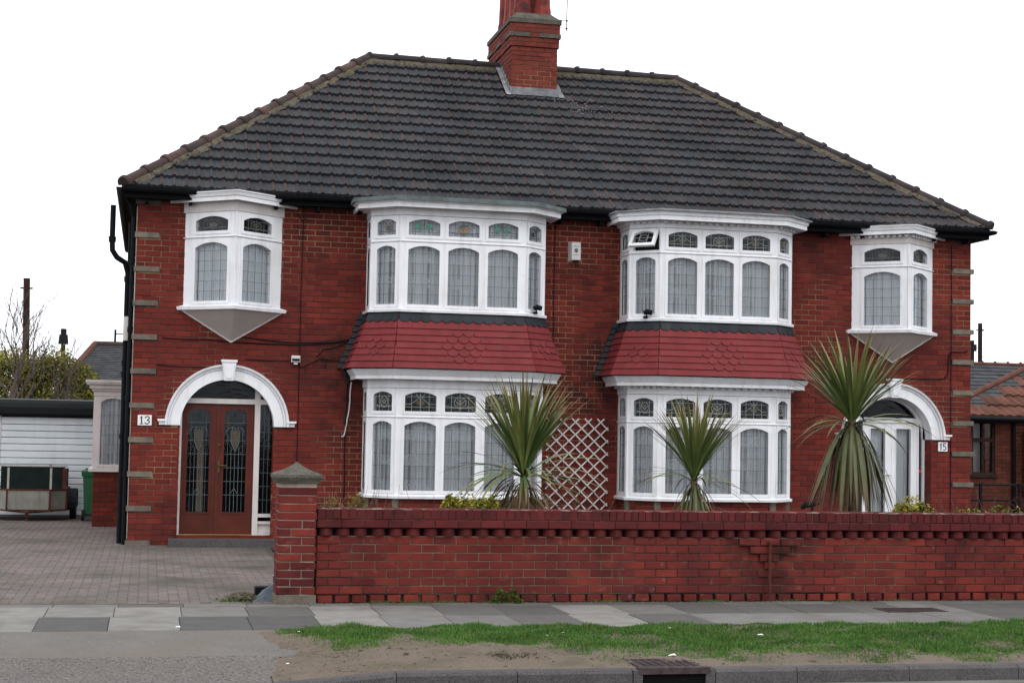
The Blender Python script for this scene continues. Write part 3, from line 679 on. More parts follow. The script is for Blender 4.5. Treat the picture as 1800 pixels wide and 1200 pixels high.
# ---- window building
def light(F,u0,u1,v0,v1,a,c,g0,g1,rise,fr,parent,came,kind,gmat='glass',pat='grid',curtain=True,deco=None,ncol=4,nrow=5,sash=True):
    hole_panel(fr,F,u0,u1,v0,v1,a,c,g0,g1,rise,-.07,0)
    if sash: hole_panel(fr,F,max(u0+.012,a-.045),min(u1-.012,c+.045),max(v0+.01,g0-.045),min(v1-.01,g1+.04),a,c,g0,g1,rise,-.02,.012)
    ap=arch_pts(a,c,g1-rise,rise,9)
    pane=MB(); pane.sheet(F,[(a-.003,g0-.003),(c+.003,g0-.003)]+[(x,z+.003) for x,z in reversed(ap)],-.030)
    pane.build('pane',gmat,parent)
    b=MB(); t=.0023
    if pat=='grid':
        for i in range(1,ncol):
            u=a+(c-a)*i/ncol; b.box(F,u-t,u+t,g0,head_z(u,a,c,g1,rise),-.029,-.023)
        for j in range(1,nrow+1):
            v=g0+(g1-rise-g0)*j/(nrow+.3)
            if v<g1-rise+.005: b.box(F,a,c,v-t,v+t,-.0295,-.0235)
    else:
        m=(a+c)/2; h=g1-g0; wd=c-a; t=.003
        def ln(*pts): b.tube([F.p(a+wd*x,g0+h*y,-.027) for x,y in pts],.0045,5)
        for x in ((.22,.5,.78) if wd>.4 else (.25,.75)): b.box(F,a+wd*x-t,a+wd*x+t,g0,head_z(a+wd*x,a,c,g1,rise),-.029,-.023)
        b.box(F,a,c,g0+h*.22-t,g0+h*.22+t,-.0295,-.0235)
        b.box(F,a,c,g0+h*.76-t,g0+h*.76+t,-.0295,-.0235)
        if deco=='swag':
            ln((.0,.36),(.2,.38),(.36,.55),(.5,.86),(.64,.55),(.8,.38),(1,.36)); ln((.36,.9),(.5,.6),(.64,.9))
        else:
            ln(*[(.5+.2*math.cos(q),.5+.27*math.sin(q)) for q in [i*math.pi/6 for i in range(13)]]); ln((0,.3),(.3,.25),(.5,.18),(.7,.25),(1,.3)); ln((.33,.6),(.5,.4),(.67,.6)); ln((.38,.72),(.5,.55),(.62,.72))
    b.build('leading',came,parent)
    if deco and kind:   # coloured quarries in front of the pane
        m=(a+c)/2; h=g1-g0; wd=c-a
        def q(mat,pts): bb=MB(); bb.poly(F,[(a+wd*x,g0+h*y) for x,y in pts],-.0295,-.028); bb.build('coloured_pane',mat,parent)
        if kind=='green':
            q('green_glass',[(.24,.84),(.45,.64),(.45,.44),(.24,.40)]); q('green_glass',[(.76,.84),(.76,.40),(.55,.44),(.55,.64)])
        elif kind=='amber':
            q('amber_glass',[(.38,.28),(.62,.28),(.66,.5),(.5,.62),(.34,.5)]); q('tulip_glass',[(.38,.72),(.5,.62),(.62,.72),(.5,.84)])
        elif kind=='dull':
            q('tulip_glass',[(.40,.32),(.60,.32),(.64,.52),(.5,.62),(.36,.52)])
    if curtain:
        cm='net_bright' if curtain=='b' else 'net'
        b=MB(); k=int((c-a+.14)/.009); ph0=U(0,6); fr1,fr2=U(55,95),U(20,30); vs=[]
        us=[a-.07+(c-a+.14)*i/k for i in range(k+1)]
        gather=U(.3,1)
        for vv in (g0-.04,(g0+g1)/2,g1+.02):
            for u in us: vs.append(F.p(u,vv,-.095+.012*math.sin(u*fr1+ph0)+.012*math.sin(u*fr2+ph0*2+ (vv-g0)*.3)))
        n=k+1
        b.add(vs,[(r*n+i,r*n+i+1,(r+1)*n+i+1,(r+1)*n+i) for r in range(2) for i in range(k)])
        e1,e2,e3=U(60,110),U(18,34),U(5,9); side=random.choice([0,0,1,-1]); tt=[]
        for i in range(k):
            x=i/k; v=.5+.22*math.sin(us[i]*e1+ph0)+.2*math.sin(us[i]*e2+ph0*3)+.16*math.sin(us[i]*e3+ph0)
            if side: v+=.35 if (x if side>0 else 1-x)<.33 else -.08
            tt.append(min(1,max(0,v)))
        b.t=tt*2
        b.build('net_curtain',cm,parent)
def facets(plan):
    out=[]
    for p,q in zip(plan[:-1],plan[1:]):
        L=math.hypot(q[0]-p[0],q[1]-p[1]); out.append((Fr((p[0],p[1],0),(q[0]-p[0],q[1]-p[1],0)),L))
    return out
def part(name,label=None):
    o=bpy.data.objects.new(name,None); link(o,house); 
    if label:o['label']=label
    return o
def bay_lights(plan,lv,fr,par,came_t,came_b,right,decok,curt_top,openlight=None,gtop='glass'):
    """lv: z levels z0 (frame bottom), g0,g1, tr (transom), t0,t1, z1"""
    z0,g0,g1,tr,t0,t1,z1=lv
    fc=facets(plan)
    for i,(F,L) in enumerate(fc):
        if i==2: mods=[(0,.638,.114,.575),(.638,1.228,.702,1.159),(1.228,L,1.296,1.745)]
        elif i in(1,3):
            a,c=(.10,.425) if i==1 else (L-.425,L-.10); mods=[(0,L,a,c)]
        else:
            a,c=(.13,.43) if i==0 else (L-.43,L-.13); mods=[(0,L,a,c)]
        for j,(u0,u1,a,c) in enumerate(mods):
            light(F,u0,u1,z0,tr-.006,a,c,g0,g1,.062 if i==2 else .055,fr,par,came_b,None,ncol=4 if i==2 else 3,nrow=5,curtain='n')
            if openlight and i==1:
                # opening with the fanlight swung out
                fr.box(F,0,a-.05,tr+.006,z1,-.07,0); fr.box(F,c+.05,L,tr+.006,z1,-.07,0); fr.box(F,a-.05,c+.05,tr+.006,t0-.05,-.07,0); fr.box(F,a-.05,c+.05,t1+.03,z1,-.07,0)
                an=math.radians(33); vv=Vector(F.v)*math.cos(an)-Vector(F.n)*math.sin(an); nn=Vector(F.n)*math.cos(an)+Vector(F.v)*math.sin(an)
                o=Vector(F.p(0,t1+.03,.02))
                F2=Fr(o,F.u,nn,vv); h=t1-t0+.08
                sb=MB(); hole_panel(sb,F2,a-.048,c+.048,-h,0,a,c,-h+.05,-.035,.05,-.03,.012)
                sb.build('open_fanlight','white_paint',par,label='small top light swung open')
                ap=arch_pts(a,c,-.085,.05,9); pane=MB(); pane.sheet(F2,[(a,-h+.05),(c,-h+.05)]+list(reversed(ap)),-.01); pane.build('pane','glass',par)
                bb=MB()
                for x in (.3,.7): bb.box(F2,a+(c-a)*x-.003,a+(c-a)*x+.003,-h+.05,-.04,-.008,-.003)
                bb.box(F2,a,c,-h/2-.003,-h/2+.003,-.0085,-.0035); bb.tube([F2.p((a+c)/2+.07*math.cos(q),-h/2+.06*math.sin(q),-.006) for q in [k*math.pi/6 for k in range(13)]],.004,5); bb.build('leading','pale_came',par)
                dk=MB(); dk.box(F,a-.06,c+.06,t0-.06,t1+.04,-.2,-.15); dk.build('opening','dark_room',par)
                continue
            dk='swag' if (i==2 and j!=1) else 'ring'
            kd=decok(i,j)
            light(F,u0,u1,tr+.006,z1,a,c,t0,t1,.055 if i==2 else .05,fr,par,came_t,kd,gmat=gtop,pat='deco',deco=dk,curtain=curt_top)
    for x,y in plan[1:-1]: fr.tube([(x,y+.012,z0),(x,y+.012,z1)],.020,6)
for s in (0,1):
    c=bc if not s else W-bc
    who='number thirteen' if not s else 'number fifteen'
    plan=[(c-w2,0),(c-w2,-p1),(c-w1,-p2),(c+w1,-p2),(c+w2,-p1),(c+w2,0)]
    bu=part('bay_window','white upper bay window of five lights over a red tiled skirt'); bl=part('bay_window','white lower bay window with leaded lights and lace curtains')
    fr=MB()
    bay_lights(plan,(3.49,3.547,4.40,4.465,4.556,4.79,4.842),fr,bu,'lead_came' if not s else 'pale_came','lead_came',s,
        (lambda i,j:{(2,0):'green',(2,1):'amber',(2,2):'green'}.get((i,j),'dull')) if not s else (lambda i,j:'dull'),'b' if not s else False,openlight=bool(s),gtop='glass')
    fr.build('frame','white_paint',bu)
    fr=MB()
    bay_lights(plan,(.80,.858,1.852,1.914,2.0,2.278,2.33),fr,bl,'pale_came','lead_came',s,lambda i,j:'dull',False,gtop='glass')
    fr.build('frame','white_paint',bl)
    # drip mould at the transoms, frieze, cornice, sills
    for par,zt_,zf0,zf1,zc,top in ((bu,4.465,4.842,4.95,5.035 if not s else 5.075,''),(bl,1.914,2.33,2.462,2.60,None)):
        b=MB(); b.sweep(plan,[(-.03,zt_-.008),(.016,zt_-.008),(.022,zt_),(.012,zt_+.008),(-.03,zt_+.008)]); b.build('transom_drip','white_paint',par)
        b=MB(); b.sweep(plan,[(-.06,zf0+.006),(.016,zf0+.006),(.016,zf1+.02),(-.06,zf1+.02)]); b.build('frieze','white_paint',par)
        d=.235 if par==bu else .225
        pr=[(-.06,zf1),(.075,zf1),(.085,zf1+.012),(d-.045,zf1+.012),(d-.045,zf1-.012),(d-.015,zf1-.012),(d-.015,zf1+.055),(d+.005,zf1+.06),(d+.012,zc-.02),(d+.03,zc-.012),(d+.03,zc)]
        if par==bl: pr=[(-.06,zf1),(.075,zf1),(.085,zf1+.012),(d-.06,zf1+.012),(d-.06,zf1-.006),(d-.02,zf1-.006),(d-.02,zf1+.045),(d-.01,zf1+.05),(d+.035,zf1+.12),(d+.035,zc),]
        b=MB(); b.sweep(plan,pr+[(-.06,zc)]); b.build('cornice','white_paint' ,par)
        if par==bu:
            b=MB(); z=zc+.002
            b.sweep(plan,[(-.1,z),(d+.035,z),(d+.040,z-.012),(d+.062,z-.012),(d+.058,z+.050 if not s else z+.010),(d-.02,z+.062 if not s else z+.02),(-.1,z+.075)]); b.build('flat_top','roof_lead' if not s else 'flashing_lead',par)
            b=MB(); b.poly(ID,plan,zc-.12,zc+.04); b.build('bay_ceiling','dark_room',par)
        if s:   # dentils under the cornice of the right-hand bays
            dp=offset(plan,.018)
            for A,B in zip(dp[:-1],dp[1:]):
                L=math.hypot(B[0]-A[0],B[1]-A[1]); F=Fr((A[0],A[1],0),(B[0]-A[0],B[1]-A[1],0)); k=max(1,round(L/.115))
                for q in range(k):
                    bb=MB(); u=(q+.5)*L/k; bb.box(F,u-.028,u+.028,zf1-.042,zf1-.004,-.01,.05); bb.build('dentil','white_paint',par)
    for par,za,zb in ((bu,3.434,3.49),(bl,.742,.80)):
        b=MB(); b.sweep(plan,[(-.08,za),(.045,za),(.05,za+.035),(.0,zb),(-.08,zb)]); b.build('sill','white_paint',par)
        b=MB(); b.poly(ID,offset(plan,-.06),za-.02,za+.04); b.build('bay_floor','dark_room',par)
    # dark rooms behind the glass
    for par,z0,z1 in ((bu,3.4,5.0),(bl,.7,2.5)):
        b=MB(); b.box(ID,c-w2+.04,c+w2-.04,-.03,-.012,z0,z1); b.build('room_back','dark_room',par)
    # tiled skirt: joined under the upper bay, every tile a piece
    zt0,zb0=3.43,2.605; d0,d1=.015,.315
    def dd(z): return d0+(d1-d0)*((zt0-z)/(zt0-zb0))**1.15
    core=[dd(z)-.022 for z in (zt0,3.2,3.0,2.8,zb0)]
    b=MB(); b.sweep(plan,[(core[i],z) for i,z in enumerate((zt0,3.2,3.0,2.8,zb0+.01))]+[(-.1,zb0+.01),(-.1,zt0)]); b.build('skirt_backing','slate_paint',bu)
    zr=[3.285-.097*i for i in range(8)]  # bottom edges: row0 = scallops, rows 1..7 red
    club={2:{2:(0,)},}
    for i in range(5):
        for r in range(8):
            zb_=zr[r] if r<7 else zb0; ztp=zb_+(.097 if r else .145)+.05
            ob,ot=dd(zb_),dd(min(zt0,ztp))
            pb,pt=offset(plan,ob),offset(plan,ot)
            A,B=Vector((*pb[i],zb_)),Vector((*pb[i+1],zb_)); At,Bt=Vector((*pt[i],min(zt0,ztp))),Vector((*pt[i+1],min(zt0,ztp)))
            ux=(B-A).normalized(); n=ux.cross(Vector((0,0,1))); mid=(At+Bt)/2-(A+B)/2
            upv=(mid-ux*mid.dot(ux)).normalized(); nn=ux.cross(upv)
            F=Fr(A,ux,nn,upv); L=(B-A).length; H=(mid-ux*mid.dot(ux)).length
            tw=.165 if r else .155
            cen=L/2; k0=-(int(cen/tw)+2); 
            sh=0 if r%2==1 else tw/2
            lu=(At-A).dot(ux); ru=L-(Bt-A).dot(ux)     # hip cut at the top
            k=k0
            while True:
                a=cen+k*tw+sh-tw/2; e=a+tw; k+=1
                if a>L: break
                if e<0.0: continue
                isclub=False
                mm=(a+e)/2-cen
                if r>=2 and r<=6:
                    cnt={2:1,3:2,4:3,5:2,6:1}[r] if i==2 else ({3:1,4:2,5:1}.get(r,0) if i in(1,3) else 0)
                    isclub=abs(mm)<cnt*tw/2+.01
                a_,e_=max(a,0),min(e,L)
                if e_-a_<.02: continue
                g=.0004; at_,et_=max(a_,lu*1.0) if a<lu else a_, min(e_,L-ru) if e>L-ru else e_
                nb,ntp=.010,.0
                bb=MB(); kk=7
                if r==0 or isclub:
                    rad=(e_-a_)/2-g; cx_=(a_+e_)/2; low=rad*.62 if r==0 else rad*.85
                    low_off=.0 if r==0 else -.012
                    bot=[(cx_-rad*math.cos(math.pi*q/kk),low_off+low-low*math.sin(math.pi*q/kk)) for q in range(kk+1)]
                else: bot=[(a_+g,0),(e_-g,0)]
                if isclub: bot=[(a_+g,.045)]+[p for p in bot if p[1]<.045]+[(e_-g,.045)] if False else bot
                pts=bot+[(max(min(et_,e_)-g,a_+g),H),(min(max(at_,a_)+g,e_-g),H)]
                m_=len(pts); lift=.024+U(-.001,.001)
                def nz(v): return lift*(1-v/max(H,1e-3))+.001
                P=[F.p(u,v,nz(v)-(.022 if v<H*.9 else .002)) for u,v in pts]+[F.p(u,v,nz(v)) for u,v in pts]
                bb.add(P,[tuple(range(m_,2*m_))]+[(q,(q+1)%m_,m_+(q+1)%m_,m_+q) for q in range(m_)],R_())
                bb.build('scalloped_slate' if r==0 else ('club_tile' if isclub else 'hanging_tile'),'slate_paint' if r==0 else 'red_tile',bu)
    # stepped black soaker along the left edge where the skirt meets the brick
    b=MB()
    for q in range(9):
        z=zb0+.02+q*.092; x=c-w2-dd(z)-.02; b.hexa([(x-.085,-.002,z),(x+.06,-.002,z),(x+.06,-.06,z),(x-.085,-.05,z),(x-.035,-.002,z+.085),(x+.07,-.002,z+.085),(x+.07,-.03,z+.085),(x-.035,-.03,z+.085)])
        x=c+w2+dd(z)
        if s==0: b.box(ID,x-.05,x+.012,-.015,-.002,z,z+.075)
    b.build('stepped_soaker','slate_paint',bu)
    # brick base under the lower bay with pale stone corner strips
    pb=offset(plan,-.03)
    b=MB(); b.poly(ID,offset(plan,-.045),-.05,.742); b.build('base_core','mortar',bl)
    for A,B in zip(pb[:-1],pb[1:]):
        L=math.hypot(B[0]-A[0],B[1]-A[1]); lay(Fr((A[0],A[1],0),(B[0]-A[0],B[1]-A[1],0)),0,L,-.0005,.742,'house_brick',bl,stuffname='base_brickwork')
    for (x,y) in pb[1:-1]:
        b=MB(); b.box(ID,x-.045,x+.045,y-.008,y+.08,0,.741); b.build('corner_stone','stone',bl)
# ---- oriels
for s in (0,1):
    o=oo if not s else W-oo
    plan=[(o-ow,0),(o,-op),(o+ow,0)]
    par=part('oriel_window','white pointed oriel window over the arched doorway'); fr=MB()
    for i,(F,L) in enumerate(facets(plan)):
        a,c=(.2,.78) if i==0 else (.137,.69)
        light(F,0,L,3.483,4.457,a,c,3.535,4.385,.075,fr,par,'lead_came',None,ncol=4,nrow=5,curtain='b')
        light(F,0,L,4.469,4.83,a,c,4.55,4.765,.065,fr,par,'lead_came','dull',pat='deco',deco='ring',curtain=False)
        if i==0: q=MB(); 
    fr.tube([(o,-op+.012,3.483),(o,-op+.012,4.83)],.022,6)
    fr.build('frame','white_paint',par)
    b=MB(); b.sweep(plan,[(-.03,4.455),(.016,4.455),(.022,4.463),(.012,4.471),(-.03,4.471)]); b.build('transom_drip','white_paint',par)
    b=MB(); b.sweep(plan,[(-.06,4.83),(.018,4.83),(.018,4.975),(-.06,4.975)]); b.build('frieze','cream_paint',par)
    b=MB(); b.sweep(plan,[(-.06,4.975),(.08,4.975),(.11,4.965),(.145,4.965),(.145,5.02),(.16,5.03),(.175,5.08),(.19,5.085),(.19,5.10),(-.06,5.10)]); b.build('cornice','white_paint',par)
    b=MB(); b.sweep(plan,[(-.06,5.10),(.192,5.10),(.196,5.112),(-.06,5.15)]); b.build('flat_top','flashing_lead',par)
    if s:
        dp=offset(plan,.02)
        for A,B in zip(dp[:-1],dp[1:]):
            L=math.hypot(B[0]-A[0],B[1]-A[1]); F=Fr((A[0],A[1],0),(B[0]-A[0],B[1]-A[1],0)); k=round(L/.1)
            for q in range(k): bb=MB(); u=(q+.5)*L/k; bb.box(F,u-.025,u+.025,4.925,4.962,-.01,.05); bb.build('dentil','white_paint',par)
    b=MB(); b.sweep(plan,[(-.1,3.41),(.055,3.41),(.062,3.455),(.0,3.483),(-.1,3.483)]); b.build('sill','white_paint',par)
    b=MB(); b.box(ID,o-ow+.05,o+ow-.05,-.03,-.012,3.4,4.95); b.poly(ID,[(o-ow,0),(o,-op+.05),(o+ow,0)],3.47,3.475); b.build('room_back','dark_room',par)
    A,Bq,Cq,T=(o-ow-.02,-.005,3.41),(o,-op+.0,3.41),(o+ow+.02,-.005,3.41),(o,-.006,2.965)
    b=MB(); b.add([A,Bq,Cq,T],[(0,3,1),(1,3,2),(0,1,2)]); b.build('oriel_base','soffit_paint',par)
    b=MB()
    b.tube([A,(o,-.014,2.962)],.013,6); b.tube([Cq,(o,-.014,2.962)],.013,6); b.build('base_trim','cream_paint',par)
# curtains drawn back in the left oriel
# ---- doorways
for s in (0,1):
    c=aA if not s else W-aA
    ar=part('door_arch','white painted moulded arch with keystone'); b=MB()
    n=40
    def ring(r0,n0,r1,n1):
        for i in range(n):
            t0,t1=math.pi*i/n,math.pi*(i+1)/n
            b.add([FA.p(c-math.cos(t)*r,zs+math.sin(t)*r,q) for t in (t0,t1) for r,q in ((r0,n0),(r1,n1))],[(0,1,3,2)])
    prof_=[(rI,-.20),(rI,.035),(rI+.135,.035),(rI+.145,.022),(rI+.155,.05),(rI+.175,.05),(rI+.185,.04),(rI+.19,.085),(rI+.215,.095),(rO,.075),(rO,-.01)]
    for (r0,n0),(r1,n1) in zip(prof_[:-1],prof_[1:]): ring(r0,n0,r1,n1)
    for sg in (-1,1):
        k=[(c+sg*r,zs,q) for r,q in prof_]; b.add([FA.p(*q) for q in k],[tuple(range(len(k)))])
    b.build('moulding','white_paint',ar)
    for sg in (-1,1):
        b=MB(); x0,x1=(c-.997,c-rO+.04) if sg<0 else (c+rO-.04,c+.997)
        b.box(FA,x0,x1,zs+.055,zs+.085,-.01,.10); b.box(FA,x0+.02 if sg<0 else x0,x1 if sg<0 else x1-.02,zs+.002,zs+.053,-.01,.06); b.build('impost','white_paint',ar)
    b=MB(); P=[(c-.065,zs+rI-.015),(c+.065,zs+rI-.015),(c+.108,zs+.955),(c-.108,zs+.955)]; b.poly(FA,P,-.01,.115)
    b.poly(FA,[(c-.045,zs+rI+.02),(c+.045,zs+rI+.02),(c+.078,zs+.90),(c-.078,zs+.90)],.11,.13)
    b.box(FA,c-.116,c+.116,zs+.93,zs+.965,-.01,.135); b.build('keystone','white_paint',ar)
    # reveal bricks (jambs)
    for sg in (-1,1):
        F=Fr((c-rI-.003,0,0),(0,1,0),(1,0,0)) if sg<0 else Fr((c+rI+.003,.25,0),(0,-1,0),(-1,0,0))
        lay(F,0,.25,-.0005,zs,'house_brick',house,stuffname='reveal_brickwork')
    # step and floor
    b=MB(); b.box(ID,c-.80,c+.80,-.44,-.03,-.03,.105,.5); b.build('doorstep','kerb_stone',house)
    b=MB(); b.box(ID,c-rI,c+rI,-.03,.35,-.03,.135); b.build('porch_floor','side_brick',house)
FD=Fr((0,.25,0),(1,0,0))
def arched_fill(par,c,mat,z0,n,name):
    b=MB(); pts=[(c-rI,z0)]+[(c-math.cos(t)*rI,zs+math.sin(t)*rI) for t in [math.pi*i/24 for i in range(25)] if zs+math.sin(t)*rI>z0]+[(c+rI,z0)]
    pts=[(max(c-math.sqrt(max(0,rI**2-(z0-zs)**2)),min(c+math.sqrt(max(0,rI**2-(z0-zs)**2)),x)),z) for x,z in pts]
    b.sheet(FD,list(reversed(pts)),n); b.build(name,mat,par)
# number thirteen: two red-brown leaves with leaded glass, sidelight on the right
dw=part('door_surround','white door frame with a leaded sidelight')
b=MB(); b.box(FD,.685,.728,.10,2.06,-.08,.05); b.box(FD,1.782,1.862,.135,2.06,-.08,.05); b.box(FD,.70,2.05,2.062,2.135,-.08,.05); b.box(FD,1.782,1.862,2.135,2.33,-.08,.03)
b.build('frame','cream_paint',dw)
b=MB(); b.box(FD,1.863,2.09,.135,.18,-.05,.03); b.box(FD,1.863,2.09,.30,.34,-.05,.03); b.box(FD,1.863,2.09,.40,.45,-.05,.04); b.box(FD,1.863,2.09,.182,.298,-.04,-.01); b.build('sidelight_base','cream_paint',dw)
b=MB(); b.sheet(FD,[(1.863,.45),(2.09,.45),(2.09,2.06),(1.863,2.06)],-.02); b.build('sidelight_pane','glass',dw)
arched_fill(dw,aA,'dark_glass',2.137,-.02,'fanlight')
b=MB()
for x in (1.93,1.99): b.box(FD,x,x+.006,.45,2.06,-.018,-.012)
for z in (.65,.85,1.05,1.25,1.45,1.65,1.85): b.box(FD,1.863,2.07,z,z+.006,-.0185,-.0125)
b.build('leading','door_came',dw)
b=MB(); b.box(FD,.728,1.782,.128,.15,-.05,.07); b.build('brass_threshold','brass',dw)
b=MB(); b.box(FD,1.0,1.6,.118,.135,.07,.20); b.build('door_mat','soil',dw)
for q,(x0,x1,ga,gb) in enumerate(((.730,1.249,.815,1.135),(1.253,1.780,1.345,1.67))):
    d=part('door','red-brown wooden door leaf with tall leaded glass'); b=MB()
    hole_panel(b,FD,x0,x1,.152,2.06,ga,gb,.47,1.985,.06,-.05,.0)
    hole_panel(b,FD,ga-.035,gb+.035,.44,2.02,ga,gb,.47,1.985,.06,-.02,.009)
    if q: b.box(FD,x0-.022,x0+.022,.152,2.06,-.01,.012)
    b.box(FD,x0+.02,x1-.02,.165,.185,-.01,.006)
    b.build('leaf','door_wood',d)
    ap=arch_pts(ga,gb,1.925,.06,9); b=MB(); b.sheet(FD,[(ga,.47),(gb,.47)]+list(reversed(ap)),-.03); b.build('pane','glass',d)
    b=MB(); m=(ga+gb)/2; wv=gb-ga
    def ln(pts,r=.0045): b.tube([FD.p(m+x,z,-.026) for x,z in pts],r,5)
    for x in (-.055,0,.055): ln([(x,.47),(x,1.42 if x else 1.38)])
    for z in (.72,.92,1.12,1.32,1.52,1.78): ln([(-wv/2,z),(wv/2,z)])
    for sg in (-1,1):
        ln([(0,1.36),(sg*.06,1.5),(sg*.062,1.64),(sg*.03,1.72),(0,1.70)],.006); ln([(sg*.03,1.72),(sg*.10,1.70),(sg*.13,1.66)]); ln([(sg*.11,.47),(sg*.11,1.9)],.003); ln([(0,.82),(sg*.05,.74)])
    b.build('leading','door_came',d)
    b=MB(); b.poly(FD,[(m-.055,1.5),(m,1.38),(m+.055,1.5),(m+.055,1.64),(m,1.69),(m-.055,1.64)],-.029,-.0275); b.build('tulip_pane','tulip_glass',d)
    # half-drawn net behind
    b=MB(); k=40; vs=[]
    for z in (.4,2.0):
        for i in range(k+1): vs.append((ga+.02+(gb-ga)*i/k*.9,.40+.012*math.sin(i*1.3),z))
    b.add(vs,[(i,i+1,k+2+i,k+1+i) for i in range(k)])
    if q==0:
        b=MB(); b.box(ID,m-.01,m+.09,.42,.43,.2,1.5); b.build('hall_drape','brown_curtain',d)
    if q:
        b=MB(); b.box(FD,1.262,1.292,1.05,1.22,.012,.02); b.tube([FD.p(1.277,1.155,.02),FD.p(1.277,1.155,.05),FD.p(1.285,1.153,.055),FD.p(1.39,1.15,.055)],.010,8); b.build('handle','old_brass',d)
        b=MB(); b.tube([FD.p(1.277,1.46,.012),FD.p(1.277,1.46,.025)],.018,10); b.build('lock','old_brass',d)
# number fifteen: white plastic doors with side panels
c=W-aA
dw=part('door_surround','white plastic door frame with narrow side panes')
b=MB()
for x0,x1 in ((c-rI,c-rI+.05),(11.50,11.555),(12.455,12.485),(c+rI-.035,c+rI)): b.box(FD,x0,x1,.135,2.0,-.08,.03)
b.box(FD,c-rI+.01,c+rI-.01,2.0,2.075,-.08,.04); b.build('frame','white_paint',dw)
b=MB(); 
ri2=rI-.04
for i in range(24):
    t0,t1=math.pi*i/24,math.pi*(i+1)/24
    P=[]
    for q in (-.05,.03):
        for t,r in ((t0,ri2),(t0,rI+.02),(t1,rI+.02),(t1,ri2)): P.append(FD.p(c-math.cos(t)*r,zs+math.sin(t)*r,q))
    b.hexa(P)
b.build('arch_frame','white_paint',dw)
arched_fill(dw,c,'dark_glass',2.07,-.02,'fanlight')
b=MB(); b.sheet(FD,[(c-rI+.05,.135),(11.50,.135),(11.50,2.0),(c-rI+.05,2.0)],-.02); b.sheet(FD,[(12.485,.135),(c+rI-.035,.135),(c+rI-.035,2.0),(12.485,2.0)],-.02); b.build('side_pane','dark_glass',dw)
b=MB(); b.box(FD,12.49,12.57,1.20,1.25,-.018,-.014); b.build('orange_sticker','sticker_orange',dw)
for q,(x0,x1,ga,gb) in enumerate(((11.556,12.008,11.64,11.895),(12.012,12.454,12.09,12.345))):
    d=part('door','white plastic door leaf with a tall pane'); b=MB()
    b.box(FD,x0,ga,.14,1.998,-.05,.012); b.box(FD,gb,x1,.14,1.998,-.05,.012); b.box(FD,ga,gb,.14,.30,-.05,.012); b.box(FD,ga,gb,1.90,1.998,-.05,.012)
    b.box(FD,ga-.012,ga,.30,1.90,0,.02); b.box(FD,gb,gb+.012,.30,1.90,0,.02)
    b.build('leaf','white_paint',d)
    b=MB(); b.sheet(FD,[(ga,.30),(gb,.30),(gb,1.90),(ga,1.90)],-.02); b.build('pane','glass',d)
    b=MB(); k=30; vs=[]
    for z in (.2,1.95):
        for i in range(k+1): vs.append((ga-.02+(gb-ga+.04)*i/k,.38+.008*math.sin(i*1.1),z))
    b.add(vs,[(i,i+1,k+2+i,k+1+i) for i in range(k)]); b.build('net_curtain','net',d,smooth=True)
    if not q: b=MB(); b.tube([FD.p(11.975,1.15,.012),FD.p(11.975,1.15,.05),FD.p(11.90,1.15,.05)],.010,6); b.build('handle','pale_metal',d)
# ---- pipes and cables fixed to the house
def pipe(pts,r,name,mat='black_plastic',collars=(),lab=None):
    b=MB(); b.tube(pts,r,10)
    for p in collars: b.tube([(p[0],p[1],p[2]-.03),(p[0],p[1],p[2]+.03)],r*1.28,10); b.tube([(p[0],p[1],p[2]+.035),(p[0],p[1],p[2]+.045)],r*1.45,10)
    return b.build(name,mat,house,smooth=False,**({'label':lab} if lab else {}))
pipe([(-.05,.10,.0),(-.05,.10,4.75),(-.10,.0,4.95),(-.20,-.2,5.05),(-.22,-.28,5.10)],.036,'downpipe',collars=[(-.05,.10,z) for z in (1.0,2.1,3.1,4.1)],lab='black downpipe down the left corner of the wall')
pipe([(-.115,.35,.0),(-.115,.35,3.95),(-.16,.33,4.10),(-.28,.28,4.17),(-.345,.25,4.27),(-.352,.25,4.40),(-.352,.25,4.93)],.042,'soil_pipe',collars=[(-.115,.35,z) for z in (1.55,2.45,2.62,3.85)]+[(-.352,.25,4.42)],lab='black soil pipe kicking out to a short open vent')
pipe([(-.12,2.4,2.2),(-.12,2.4,4.95)],.04,'downpipe'); pipe([(-.12,4.1,0),(-.12,4.1,4.95)],.04,'downpipe')
b=MB(); b.box(ID,-.155,-.02,.18,.3,2.95,3.3); b.build('pipe_box','plastic_white',house)
cr=.006
def cab(name,pts,r=cr,mat='number_black'):
    P=[]
    for a,c_ in zip(pts[:-1],pts[1:]):
        for i in range(6):
            t=i/6; P.append((a[0]+(c_[0]-a[0])*t+U(-.004,.004),-.012-(.003 if len(a)<3 else a[2]),a[1]+(c_[1]-a[1])*t-.01*math.sin(t*math.pi)*(abs(c_[0]-a[0])>.2)+U(-.003,.003)))
    P.append((pts[-1][0],-.012,pts[-1][1])); b=MB(); b.tube(P,r,5); b.build(name,mat,house)
cab('cable',[(2.40,5.0),(2.396,3.0),(2.40,1.0),(2.39,.1)]); cab('cable',[(6.26,4.98),(6.263,2.6)]); cab('cable',[(3.12,2.60),(3.10,1.6),(3.108,.2)],.009)
cab('cable',[(.40,3.0),(1.0,2.99),(2.17,2.955),(2.7,2.98),(3.12,3.06)],.008); cab('cable',[(1.45,3.06),(2.17,2.99),(3.08,3.02)],.008)
cab('cable',[(2.65,2.79),(2.75,2.9),(3.0,2.96),(3.15,3.06)],.007); cab('cable',[(.33,2.60),(1.1,2.59)]); cab('cable',[(1.6,2.72),(2.3,2.72),(2.42,2.62),(2.7,2.76),(3.08,2.74)],.006)
cab('cable',[(12.925,4.9),(12.925,.3)],.008); cab('cable',[(12.05,2.715),(12.80,2.72),(12.87,2.80),(12.885,3.1),(12.92,3.17),(13.22,3.18)],.009)
